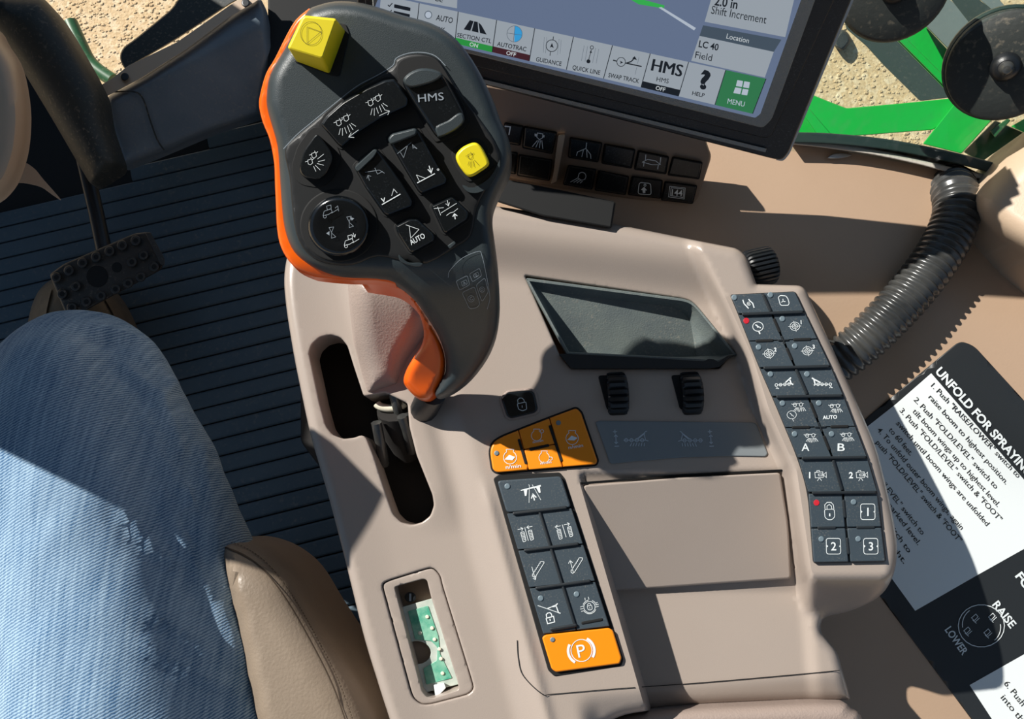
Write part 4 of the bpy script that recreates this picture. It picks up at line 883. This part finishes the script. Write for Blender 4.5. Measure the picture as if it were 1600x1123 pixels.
draw('icon', k, SJ4, ZA, [[(872, 870), (952, 806)], [(890, 862), (908, 892), (930, 825)], [(960, 830), (985, 842)], [(985, 842), (958, 818), (962, 842)]], m_grey, .8)
draw('icon', k, SJ4, ZA, [('w', 1.4, [(985, 1035), (1085, 982)]), [(980, 990), (1000, 1030)], [(980, 990), (1030, 1008)], ('w', 1.4, [(1052, 938), (1064, 978)]), ('w', 1.4, [(1045, 958), (1064, 978), (1072, 950)]), ('o', 1103, 960, 5)], m_white, .9)
k = jkey('boom_tilt_rocker', [(626, 945), (640, 925), (745, 840), (768, 850), (905, 1040), (962, 1135), (958, 1170), (820, 1222), (795, 1212), (690, 1062)], .006, m_gloss, 4, 3, 4)
pad('raised_end', rnd(ZA((630, 945), (742, 842), (764, 850), (740, 890), (650, 975), (638, 965)), 4), S0, .005, .0078, 2.5, m_joy, k, .002)
draw('icon', k, SJ4, ZA, [[(690, 975), (770, 962), (800, 980)], [(745, 950), (760, 985), (790, 970)], [(715, 1022), (706, 992)], [(700, 1010), (706, 992), (724, 998)]], m_grey, .8)
draw('icon', k, SJ4, ZA, [('w', 1.5, [(785, 1158), (890, 1098)]), [(840, 1108), (852, 1070), (872, 1092)], ('w', 1.4, [(780, 1122), (796, 1140), (800, 1118)])], m_white, .9)
pad('spray_button_socket', spl(ZA((1180, 860), (1240, 810), (1320, 780), (1370, 820), (1410, 910), (1410, 950), (1310, 1020), (1260, 1020), (1200, 940)), 3), S0, -.002, .0005, 1, m_hole, joy, .0003)
k = jkey('spray_button', [(1198, 878), (1240, 830), (1312, 800), (1352, 830), (1392, 910), (1392, 940), (1302, 1000), (1268, 1002), (1214, 930)], .008, m_yellow, 4, 0, 9)
draw('icon', k, JS(.0012 + .008), ZA, noz(1284, 886, .9) + [[(1290, 910), (1288, 948)], [(1300, 908), (1308, 945)], [(1308, 905), (1335, 935)], [(1280, 912), (1272, 935)]], m_dark, .7)
pad('button_guard', spl(ZA((1240, 1045), (1300, 1062), (1390, 1010), (1440, 930), (1452, 905), (1448, 960), (1400, 1050), (1330, 1090), (1270, 1085)), 3), S0, -.001, .003, 1.2, m_joy, joy, .001)
k = jkey('auto_button', [(860, 1278), (940, 1238), (990, 1240), (1082, 1325), (1085, 1362), (956, 1432), (940, 1426), (872, 1320)], .006, m_gloss, 4, 3, 4)
draw('icon', k, SJ4, ZA, [[(920, 1272), (995, 1298)], [(940, 1282), (948, 1348), (995, 1298)], ('t', 'AUTO', 985, 1352, 30, -28, 92)], m_white, .9)
k = jkey('height_button', [(1062, 1165), (1180, 1112), (1202, 1126), (1278, 1200), (1270, 1242), (1146, 1322), (1130, 1312)], .006, m_gloss, 4, 3, 4)
draw('icon', k, SJ4, ZA, [[(1080, 1180), (1135, 1175)], [(1100, 1170), (1118, 1218)], [(1120, 1205), (1208, 1150)], [(1155, 1132), (1162, 1165)], [(1146, 1152), (1162, 1165), (1168, 1145)], [(1150, 1220), (1170, 1205), (1190, 1200), (1215, 1180)], ('w', 1.5, [(1200, 1240), (1196, 1210)]), ('w', 1.5, [(1186, 1226), (1196, 1210), (1212, 1222)])], m_white, .9)
# round four-way pad
dc = ZA([(542, 1278)])[0]
pad('direction_pad_socket', circ(dc[0], dc[1] - 1, 61, 57, 48), S0, -.003, .0006, 2, m_hole, joy, .0005)
R_ = []
for rr, hh in ((48.5, 0), (49, .003), (48, .0052), (45, .0068), (40, .0074), (28, .0066), (12, .0060)):
    R_.append([S0(x, y, hh) for x, y in ccw(circ(dc[0], dc[1], rr, rr * .97, 48))])
k = loft('direction_pad', R_, m_dial, joy, angle=60)
SD_ = JS(.0012 + .0074)
def spr(x, y): return [('l', [(x - 40, y + 20), (x - 34, y - 5), (x + 5, y - 18), (x + 12, y), (x - 10, y + 14)]), ('l', [(x - 16, y - 12), (x - 20, y - 34), (x + 4, y - 40), (x + 6, y - 20)]), ('o', x - 30, y + 26, 8), [(x + 8, y + 6), (x + 44, y - 16)]]
draw('icon', k, SD_, ZA, spr(492, 1200) + [[(520, 1178), (535, 1165), (540, 1195)]], m_grey, .8)
draw('icon', k, SD_, ZA, spr(612, 1368) + [[(622, 1318), (632, 1342)], [(618, 1332), (632, 1342), (636, 1325)]], m_white, .8)
def cone(x, y): return [('l', [(x - 12, y - 30), (x + 14, y - 34), (x + 2, y - 2)]), ('l', [(x + 2, y), (x + 26, y + 22), (x + 2, y + 30)])]
draw('icon', k, SD_, ZA, cone(598, 1258) + [('f', [(605, 1228), (628, 1236), (614, 1248)])], m_grey, .8)
draw('icon', k, SD_, ZA, cone(498, 1318) + [('f', [(470, 1320), (488, 1308), (488, 1332)])], m_grey, .8)
# printed key diagram on the neck
draw('key_diagram', joy, JS(.0006), ZB, [spl([(1160, 520), (1170, 480), (1240, 410), (1330, 372), (1350, 392), (1375, 500), (1395, 620), (1392, 660), (1380, 700)], 4, False), ('l', rnd([(1205, 540), (1268, 508), (1282, 560), (1225, 592)], 10)), ('l', rnd([(1280, 500), (1338, 466), (1350, 510), (1298, 545)], 10)), ('l', rnd([(1238, 605), (1310, 572), (1340, 668), (1325, 690), (1282, 698)], 14)), ('l', rnd([(1318, 562), (1368, 520), (1388, 600), (1352, 658)], 14)), ('l', rnd([(1235, 545), (1262, 532), (1270, 555), (1242, 570)], 4)), ('l', rnd([(1302, 502), (1328, 488), (1335, 508), (1310, 522)], 4)), ('a', 1290, 640, 18, 0, 360), ('a', 1352, 588, 15, 0, 360), ('t', 'A', 1252, 551, 18, -28), ('t', 'B', 1318, 505, 18, -28), ('t', 'C', 1290, 640, 18, -28), ('t', 'D', 1352, 588, 16, -28)], m_grey, .8)
pad('selector_stub', rnd(ZB((1155, 340), (1195, 312), (1208, 325), (1170, 360)), 2), SJ, -.001, .004, 2, m_joy, joy, .002)
pad('lower_ridge', spl(ZB((880, 390), (905, 410), (940, 435), (1000, 435), (1018, 445), (990, 460), (935, 450), (890, 430)), 3), SJ, -.001, .004, 3, m_joy, joy, .002)
# shaft, ivory collar, fork and cable boot
tube('shaft', [P(676, 612, .028), P(662, 640, .0), P(652, 668, -.04)], [.010, .010, .010], m_black, joy)
cl = [P(610 + 22 * math.cos(a) + 0, 628 + 10 * math.sin(a), -.012) for a in np.linspace(.2, 2.9, 12)]
tube('collar', cl, .0030, m_ivory, joy, 8)
for a, b, c_ in (((614, 612), (622, 640), (636, 690)), ((628, 650), (636, 672), (644, 705)), ((588, 660), (594, 690), (600, 725))):
    tube('fork', [P(*a, -.004), P(*b, -.012), P(*c_, -.03)], .004, m_hose, joy, 8)
tube('cable_boot', [P(618, 640, -.015), P(625, 675, -.03), P(640, 710, -.045)], [.014, .013, .010], m_cavity, joy)
own(joy)

# ------------------------------------------------------------------ monitor
def camdir(x, y, z): return (RT * x - UPV * y + FW * z).normalized()
mp1 = CAM + ray(575, 60) * .485; mp2 = CAM + ray(1220, 247) * .53
MR = (mp2 - mp1).normalized(); MD = (camdir(-.149, .846, .513) * -.13 - TOSUN * 1.13); MD = (MD - MR * MD.dot(MR)).normalized(); MNf = -MR.cross(MD)
if MNf.dot(FW) > 0: MNf = -MNf
M0 = mp1.copy()
SMn = plane(M0, MNf)
mon = thing('display_monitor', 'black touch display monitor showing a guidance screen', 'monitor', SMn(1000, 200, -.03))
hb = rnd([(556, -110), (1375, -110), (1232, 238), (1222, 250), (1208, 248), (560, 82)], [4, 4, 6, 6, 6, 8], 4)
pad('housing', hb, SMn, -.035, -.004, 3, m_mon, mon, .003)
pad('silver_edge', rnd([(1366, -110), (1380, -110), (1234, 240), (1224, 252), (1212, 250), (1222, 240)], [1, 1, 5, 5, 1, 1], 3), SMn, -.028, -.009, 1, m_silver, mon, .001)
pad('face', rnd([(562, -106), (1352, -106), (1206, 212), (1196, 216), (575, 62)], [3, 3, 5, 5, 5], 3), SMn, -.005, .0, 2, m_mon, mon, .002)
pad('bezel', rnd([(575, -100), (1310, -100), (1206, 186), (1192, 200), (1180, 197), (585, 46)], [3, 3, 6, 6, 6, 6], 3), SMn, -.001, .004, 3, m_bezel, mon, .003)
pad('lower_groove', rnd([(600, 92), (1196, 238), (1198, 232), (602, 86)], 1), SMn, -.006, -.0028, .5, m_grey if False else m_bezel, mon, .001)
e_bg = emis('screen_map', '#71819f', .72); e_btn = emis('screen_button', '#b0bac4', .68); e_dk = emis('screen_dark', '#232a33', .5); e_gr = emis('screen_green', '#2f9a46', .8)
e_rd = emis('screen_maroon', '#46242c', .8); e_hd = emis('screen_header', '#4a5866', .8); e_ln = emis('screen_line', '#5e6a78', .7); e_bl = emis('screen_blue', '#3aa0dc', .85); e_wh = emis('screen_white', '#d2dade', .8); e_menu = emis('screen_menu_green', '#357f52', .8); e_trk = emis('screen_track', '#36b050', .9)
e_pale = emis('screen_pale', '#b9c4d2', .85)
scr = pad('screen', rnd([(594, -88), (1283, -88), (1188, 178), (1180, 184), (575, 40), (590, 0)], [1, 1, 2, 2, 1, 1]), SMn, .003, .0044, .5, e_bg, mon, .0003)
def SMS(h): return lambda x, y, hh=0: SMn(x, y, .0044 + h + hh)
def tile(name, pts, m, h=.0003, parent=scr): return draw(name, parent, SMS(0), Z(0, 0, 1), [('f', pts)], m, 1, h)
# button row: dividers along the bottom
top_ = lambda x: 18.3 + (x - 716) * .218      # top edge of the row
bot_ = lambda x: 68 + (x - 711) * .236
divs_t = [595, 655, 716, 776, 835.5, 896, 957, 1016, 1076, 1134, 1197]
divs_b = [590, 650, 710.5, 769, 827, 885, 943, 1001.5, 1060, 1117, 1176]
labels = [None, None, 'SECTION CTL', 'AUTOTRAC', 'GUIDANCE', 'QUICK LINE', 'SWAP TRACK', 'HMS', 'HELP', 'MENU']
for i in range(10):
    a, b, c, d = divs_t[i] + .6, divs_t[i + 1] - .6, divs_b[i + 1] - .6, divs_b[i] + .6
    tile('button', [(a, top_(a)), (b, top_(b)), (c, bot_(c)), (d, bot_(d))], e_btn if i < 9 else e_menu)
    tile('button_divider', [(b, top_(b)), (b + 1.2, top_(b)), (c + 1.2, bot_(c)), (c, bot_(c))], e_dk, .0004)
tile('button', [(592, -40), (716, -40), (714, 13), (655, 2), (594, -12)], e_btn)
def st(i, m, tx):
    a0, a1, b1, b0 = divs_t[i], divs_t[i + 1], divs_b[i + 1], divs_b[i]; f = .815
    p = [(lerp(a0, b0, f) + .6, lerp(top_(a0), bot_(b0), f)), (lerp(a1, b1, f) - .6, lerp(top_(a1), bot_(b1), f)), (b1 - .6, bot_(b1)), (b0 + .6, bot_(b0))]
    tile('status_bar', p, m, .0005); cx = sum(q[0] for q in p) / 4; cy = sum(q[1] for q in p) / 4
    draw('status_text', scr, SMS(0), Z(0, 0, 1), [('t', tx, cx, cy, 6.2, 13, None)], e_wh, 1, .0007)
st(2, e_gr, 'ON'); st(3, e_rd, 'OFF'); st(7, e_dk, 'OFF')
def T_(zm, items, m):
    for it in items: draw('screen_text', scr, SMS(0), zm, [it], m, 1, .0006)
T_(M1, [('t', 'SECTION CTL', 805, 297, 33, 10.5, 272), ('t', 'AUTOTRAC', 1098, 363, 34, 11, 232), ('t', 'GUIDANCE', 1388, 480, 34, 11, 202), ('t', 'AUTO', 573, 148, 44, 11, 132), ('t', 'RK', 548, 232, 40, 11, 60), ('t', 'ec', 530, -2, 30, 10, 60)], e_dk)
T_(M2, [('t', 'QUICK LINE', 250, 308, 30, 11.5, 196), ('t', 'SWAP TRACK', 510, 364, 30, 11.5, 218), ('t', 'HMS', 780, 378, 32, 11, 86), ('t', 'HELP', 1028, 476, 28, 12, 86), ('t', 'HMS', 812, 292, 84, 12, 212, .09), ('t', '?', 1072, 375, 120, 10, 70, .05), ('t', 'LC 40', 1100, 138, 46, 11, 138, .02), ('t', 'Field', 1065, 212, 48, 11, 118, 0)], e_dk)
T_(M2, [('t', 'MENU', 1290, 534, 36, 11, 120)], e_pale); 
I_ = lambda zm, items, m, w=1.2, h=.0006: draw('screen_icon', scr, SMS(0), zm, items, m, w, h)
I_(M1, [('f', [(770, 158), (800, 165), (775, 240), (722, 230)]), ('f', [(805, 166), (832, 172), (838, 255), (785, 243)]), ('f', [(838, 175), (860, 195), (902, 270), (850, 258)])], e_dk)
I_(M1, [('f', rnd([(180, 32), (308, 60), (305, 88), (178, 60)], 6)), ('f', rnd([(176, 84), (303, 112), (300, 140), (174, 112)], 6)), ('w', 1.4, [(130, 38), (142, 50), (165, 25)]), ('w', 1.4, [(128, 90), (142, 102), (160, 78)])], e_dk)
I_(M1, [('f', [(1120, 202)] + [(1120 + 60 * math.cos(a), 265 + 63 * math.sin(a)) for a in np.linspace(-1.5, 1.6, 12)])], e_bl)
I_(M1, [('o', 1120, 265, 60, 63), [(1062, 258), (1178, 275)], [(1124, 202), (1110, 328)]], e_ln, .8, .0007)
I_(M1, [('o', 1411, 357, 45, 46), [(1424, 285), (1420, 310)], [(1402, 402), (1396, 435)], ('f', [(1412, 335), (1426, 375), (1410, 366), (1396, 372)])], e_dk, 1.3)
I_(M1, [('f', circ(446, 116, 30, 32, 20))], e_ln)
I_(M1, [('f', circ(446, 116, 24, 26, 20))], e_pale, 1, .0008)
I_(M1, [[(1352, 290), (1345, 410)], [(1372, 290), (1362, 415)], [(1468, 305), (1455, 430)], [(1485, 310), (1475, 420)]], e_ln, .5)
I_(M2, [('o', 288, 152, 11, 12), ('f', circ(264, 248, 14, 14, 14)), [(285, 168), (266, 235)], ('f', [(280, 172), (290, 190), (272, 188)]), ], e_dk, 1.2)
I_(M2, [('o', 491, 252, 30, 31), ('w', 1.8, [(435, 240), (462, 247)]), ('w', 1.8, [(522, 260), (634, 284)]), ('w', 1.8, [(522, 262), (560, 250), (588, 222)]), ('f', [(585, 212), (602, 240), (568, 228)]), ('f', [(480, 242), (505, 256), (482, 266), (488, 254)])], e_dk, 1.2)
I_(M2, [[(235, 138), (215, 245)], [(258, 142), (240, 250)], [(315, 155), (292, 260)], [(336, 162), (318, 262)], [(615, 220), (605, 265)], [(600, 290), (588, 340)]], e_ln, .6)
I_(M2, [('f', rnd([(1298, 378), (1338, 385), (1330, 426), (1288, 420)], 4)), ('f', rnd([(1346, 386), (1386, 393), (1378, 436), (1338, 428)], 4)), ('f', rnd([(1284, 428), (1328, 436), (1318, 476), (1270, 468)], 4)), ('f', rnd([(1336, 438), (1376, 444), (1366, 485), (1326, 478)], 4))], e_pale)
# map track and right-hand info boxes
Zz = Z(580, 0, 2.105)
I_(Zz, [('f', [(835, -12), (870, -8), (965, 18), (962, 28), (880, 14)])], e_trk, 1, .0004)
I_(Zz, [('f', [(945, 25), (955, 23), (1068, 92), (1062, 100)])], e_pale, 1, .0004)
tile('info_box', [(1128, -60), (1250, -40), (1227, 58), (1101, 34)], e_btn)
tile('info_header', [(1098.5, 39.5), (1221, 62), (1209, 81), (1093, 56)], e_hd)
tile('info_box', [(1093, 56), (1209, 81), (1195, 121), (1080, 95)], e_btn)
T_(M2, [('t', 'Location', 1302, 88, 36, 12, 158, 0)], e_wh)
T_(Zz, [('t', 'Shift Increment', 1210, 48, 27, 10.5, 184, 0), ('t', '2.0 in', 1168, 8, 30, 10, 76, .02)], e_dk)
own(mon)

# ------------------------------------------------------------------ switch module under the monitor
MS0 = M0 - MNf * .036; SSw = plane(MS0, MNf)
swm = thing('switch_module', 'brown switch module with two rows of black keys under the display', 'switch panel', SSw(950, 260, -.04))
pad('housing', rnd(ZS((-100, -200), (400, -120), (1290, 60), (1330, 185), (1348, 232), (1272, 462), (1238, 514), (1180, 530), (1120, 522), (150, 348), (-150, 290)), [6, 0, 10, 0, 10, 10, 10, 10, 10, 0, 6], 4), SSw, -.016, 0, 5, m_brown, swm, .004)
pad('divider_bar', rnd(ZS((478, 112), (520, 108), (470, 375), (435, 390), (450, 340)), 3), SSw, -.001, .004, 3, m_tan2, swm, .003)
SSk = lambda x, y, h=0: SSw(x, y, .004 + h)
SWK = [[(180, 45), (280, 65), (258, 168), (160, 150)], [(290, 65), (468, 100), (440, 215), (280, 180)], [(550, 128), (725, 160), (700, 262), (540, 235)], [(745, 165), (912, 197), (890, 297), (728, 268)], [(935, 202), (1102, 238), (1085, 330), (912, 302)], [(1130, 238), (1292, 270), (1272, 358), (1102, 335)],
       [(150, 205), (246, 215), (235, 330), (140, 312)], [(262, 225), (442, 256), (425, 367), (250, 337)], [(540, 285), (690, 310), (665, 417), (510, 387)], [(712, 315), (876, 350), (856, 447), (690, 420)], [(900, 348), (1066, 372), (1056, 467), (878, 446)], [(1086, 378), (1262, 402), (1236, 497), (1065, 476)]]
sws = []
for q in SWK:
    pad('key_recess', rnd([tuple(Vector(a) + (Vector(a) - Vector((sum(c[0] for c in q) / 4, sum(c[1] for c in q) / 4))).normalized() * 7) for a in q] if False else ZS(*[(a[0] + (6 if a[0] > sum(c[0] for c in q) / 4 else -6), a[1] + (6 if a[1] > sum(c[1] for c in q) / 4 else -6)) for a in q]), 3), SSw, -.001, .0005, .5, m_hole, swm, .0003)
    sws.append(pad('key', rnd(ZS(*q), 3), SSw, 0, .004, 2, m_sw, swm, .0015))
sdraw = lambda i, s, w=1.3: draw('icon', sws[i], SSk, ZS, s, m_white, w)
sdraw(0, [('w', 1.8, [(175, 62), (208, 66), (200, 112)])])
sdraw(1, [('l', [(362, 100), (392, 106), (390, 128), (372, 138), (358, 124)]), ('f', [(345, 104), (360, 106), (358, 122), (346, 118)]), ('f', [(390, 112), (402, 114), (400, 126), (388, 124)])] + [[(362 + k * 8, 142), (332 + k * 20, 178 + k * 4)] for k in range(4)])
sdraw(2, [[(640, 155), (636, 188), (588, 208), (582, 230)], [(636, 188), (662, 222), (664, 246)], [(622, 195), (612, 236)], [(640, 195), (642, 240)]])
sdraw(4, [[(975, 222), (972, 258)], [(1060, 238), (1055, 275)], [(965, 262), (962, 290)], [(1046, 278), (1042, 306)], ('l', [(955, 265), (985, 250), (1030, 258), (1058, 280), (1010, 280)])])
sdraw(8, [('a', 614, 345, 22, -150, 120), [(596, 335), (590, 355), (612, 368), (632, 362)]] + [[(590 + k * 9, 355 + k * 6), (548 + k * 18, 378 + k * 2)] for k in range(4)])
sdraw(10, [('l', rnd([(938, 380), (1002, 386), (1005, 450), (930, 445)], 14)), ('o', 970, 396, 6), ('f', [(965, 405), (982, 425), (972, 425), (972, 440), (958, 440), (956, 424), (946, 422)])], 1.2)
sdraw(11, [('l', [(1110, 402), (1198, 412), (1192, 474), (1104, 462)]), ('l', [(1118, 410), (1190, 418), (1186, 466), (1114, 454)]), ('t', '144', 1152, 438, 34, 6, 60)], .9)
own(swm)
# arm that carries monitor and switches
o = pad('monitor_arm', rnd(ZS((120, 350), (500, 425), (805, 490), (782, 640), (390, 572), (100, 480)), 4), flat(.03), -.03, .0, 4, m_hole, None, .003); tag(o, 'black support arm under the switch module', 'support arm')

# ------------------------------------------------------------------ corrugated hose
ctr = [(1285, 580, -.045), (1332, 547, -.030), (1375, 508, -.020), (1420, 460, -.013), (1457, 412, -.009), (1483, 368, -.008), (1495, 330, -.009), (1492, 302, -.014), (1484, 288, -.03)]
pth = [Vector(q) for q in spl([tuple(P(*c)) for c in ctr], 30, False)]
acc = [0]
for a, b in zip(pth, pth[1:]): acc.append(acc[-1] + (b - a).length)
N_ = int(acc[-1] / .0011); pts, rad = [], []
prof = [.0168, .0188, .0190, .0170]
j = 0
for i in range(N_):
    s = i * .0011
    while j < len(acc) - 2 and acc[j + 1] < s: j += 1
    pts.append(pth[j].lerp(pth[j + 1], (s - acc[j]) / max(1e-9, acc[j + 1] - acc[j]))); rad.append((.0150, .0166, .0170, .0168, .0151)[i % 5])
o = tube('corrugated_hose', pts, rad, m_hose, None, 28); tag(o, 'black corrugated cable hose running into the console side', 'hose')

# ------------------------------------------------------------------ instruction placard
pl = thing('instruction_placard', 'black and white folding instruction placard on the tan panel', 'sign', SW(1500, 800))
bd = rnd([(1500, 532), (1522, 540), (1700, 735), (1700, 1250), (1560, 1180), (1300, 830), (1322, 690), (1355, 652)], [10, 10, 5, 5, 5, 30, 5, 5], 5)
sheet('board', bd, lambda x, y: WZ(x, y) + .0012, 20, m_sign, pl, R=2, Rm=.0006, skirt=.002)
SPl = lambda x, y, h=0: SW(x, y, .0012 + h)
def psheet(name, ol, m, h): return sheet(name, ol, lambda x, y: WZ(x, y) + .0012 + h, 20, m, pl)
wb = psheet('white_field', [(1455, 583), (1640, 795), (1640, 838), (1597, 859), (1524, 900), (1430, 954), (1380, 885), (1318, 790), (1330, 686), (1400, 631)], m_signw, .0003)
wb2 = psheet('white_field', [(1515, 1070), (1600, 1022), (1680, 975), (1690, 1240), (1620, 1230)], m_signw, .0003)
def pline(tx, a, b, h, m=m_dark, parent=wb, bold=.004):
    V, Fc = [], []; ang = math.degrees(math.atan2(b[1] - a[1], b[0] - a[0])); L = math.hypot(b[0] - a[0], b[1] - a[1])
    letters(V, Fc, SPl, tx, a, h, ang, L, 0, bold, .0006, 'l'); mesh('lettering', V, Fc, m, parent, False)
for tx, a, b in (('1. Push "RAISE/LOWER" switch to', (1454, 603), (1590, 747)), ('raise boom to highest position.', (1450, 621), (1571, 757)), ('2. Push "FOLD/LEVEL" switch to', (1427, 625), (1555, 764)),
                 ('tilt boom wings up to highest level.', (1425, 643), (1558, 792)), ('3. Push "FOLD/LEVEL" switch & "FOOT"', (1405, 642), (1561, 815)), ('switch until boom wings are unfolded', (1400, 662), (1541, 822)),
                 ('to 60 feet.', (1388, 672), (1422, 712)), ('4. To unfold outer boom wings, again', (1370, 672), (1501, 828)), ('push "FOLD/LEVEL" switch & "FOOT"', (1368, 692), (1498, 848)),
                 ('5. Push "FOLD/LEVEL" switch to', (1325, 690), (1440, 836)), ('tilt wings to marked level.', (1336, 722), (1434, 852)), ('Push switch to', (1360, 784), (1419, 864)), ('height.', (1378, 838), (1412, 881))):
    pline(tx, a, b, 8.2)
pline('UNFOLD FOR SPRAYING', (1461, 581), (1606, 746), 13, m_white, pl, .03)
pline('FOLD', (1586, 900), (1620, 945), 13, m_white, pl, .03)
pline('RAISE', (1550, 945), (1579, 982), 12.5, m_white, pl, .02); pline('LOWER', (1476, 984), (1504, 1024), 11.5, m_grey if False else m_white, pl, .02)
pline('6. Push switch', (1568, 1068), (1625, 1140), 9.5, m_dark, wb2); pline('into the', (1563, 1090), (1600, 1135), 9.5, m_dark, wb2)
draw('pad_diagram', pl, SPl, Z6, [('o', 822, 785, 84, 77), ('a', 830, 790, 62, -10, 50), ('a', 815, 780, 62, 170, 235)], m_white, 1.5, .0006)
for cx, cy in ((862, 755), (845, 812), (800, 758), (772, 805)):
    draw('pad_symbol', pl, SPl, Z6, [('l', [(cx - 14, cy - 2), (cx + 2, cy - 16), (cx + 10, cy - 6), (cx - 4, cy + 8)]), [(cx - 2, cy + 14), (cx + 16, cy - 2)], [(cx - 10, cy + 6), (cx + 4, cy + 18)]], m_white, 1.2, .0006)
own(pl)

# ------------------------------------------------------------------ rest of the cab, mostly beyond the frame
def box(name, c, s, m, rot=0, bev=.02):
    bm = bmesh.new(); bmesh.ops.create_cube(bm, size=1); bmesh.ops.scale(bm, vec=s, verts=bm.verts)
    bmesh.ops.bevel(bm, geom=bm.edges[:], offset=bev, segments=3, affect='EDGES', profile=.5)
    me = bpy.data.meshes.new(name); bm.to_mesh(me); bm.free(); me.materials.append(m); o = bpy.data.objects.new(name, me); COL.objects.link(o)
    o.location = c; o.rotation_euler = (0, 0, rot); return o
AX = math.radians(14)
m_roof = mat('grey_headliner', '#4c5157', .9)
struct(box('ceiling', (-.1, -.45, 1.15), (1.7, 1.6, .06), m_roof, AX))
o = box('blocker', (-.92, .63, -.07), (.50, .40, .44), m_black, AX, .05); tag(o, 'black dashboard added out of view to shade the floor', 'blocker')  # unseen block, added so the floor lies in its shadow
# added shadow-casting pod with a broad lever, left of the frame
sw = thing('shade_pod', 'unseen black shadow-casting pod with a broad lever', 'shadow pod', (-.64, .34, .0))
def slab(name, pts, z, h, parent):
    p = rnd(pts, .03, 4); p = p if area(p) > 0 else p[::-1]
    loft(name, [[Vector((x, y, z - h)) for x, y in p], [Vector((x, y, z + h * .5)) for x, y in p], [Vector((x * .98 - .012, y * .98 + .005, z + h)) for x, y in p]], m_black, parent)
slab('pod', [(-.80, .29), (-.66, .226), (-.56, .18), (-.49, .16), (-.47, .30), (-.55, .48), (-.80, .50)], .2, .02, sw)  # outline shaped for the shadow it throws on the knee
slab('lever', [(-.51, .165), (-.351, .115), (-.33, .165), (-.365, .20), (-.50, .26)], .2, .008, sw)  # added blade, shaped for the shadow on the console's left strip
own(sw)

for n_, l_ in (('stop_button', 'square yellow stop button'), ('spray_button', 'small rounded yellow spray button'), ('orange_rim', 'orange rim strip'), ('orange_grip_insert', 'orange thumb insert on the grip'), ('parking_brake_key', 'orange parking brake key with a P symbol'), ('storage_tray', 'dusty grey rubber storage tray'), ('circuit_card', 'clear case with a green circuit board'), ('direction_pad', 'round glossy four-way button'), ('silver_edge', 'silver edge trim'), ('collar', 'ivory plastic collar'), ('adjuster_knob', 'black ribbed adjuster knob')):
    if n_ in bpy.data.objects: bpy.data.objects[n_]['label'] = l_
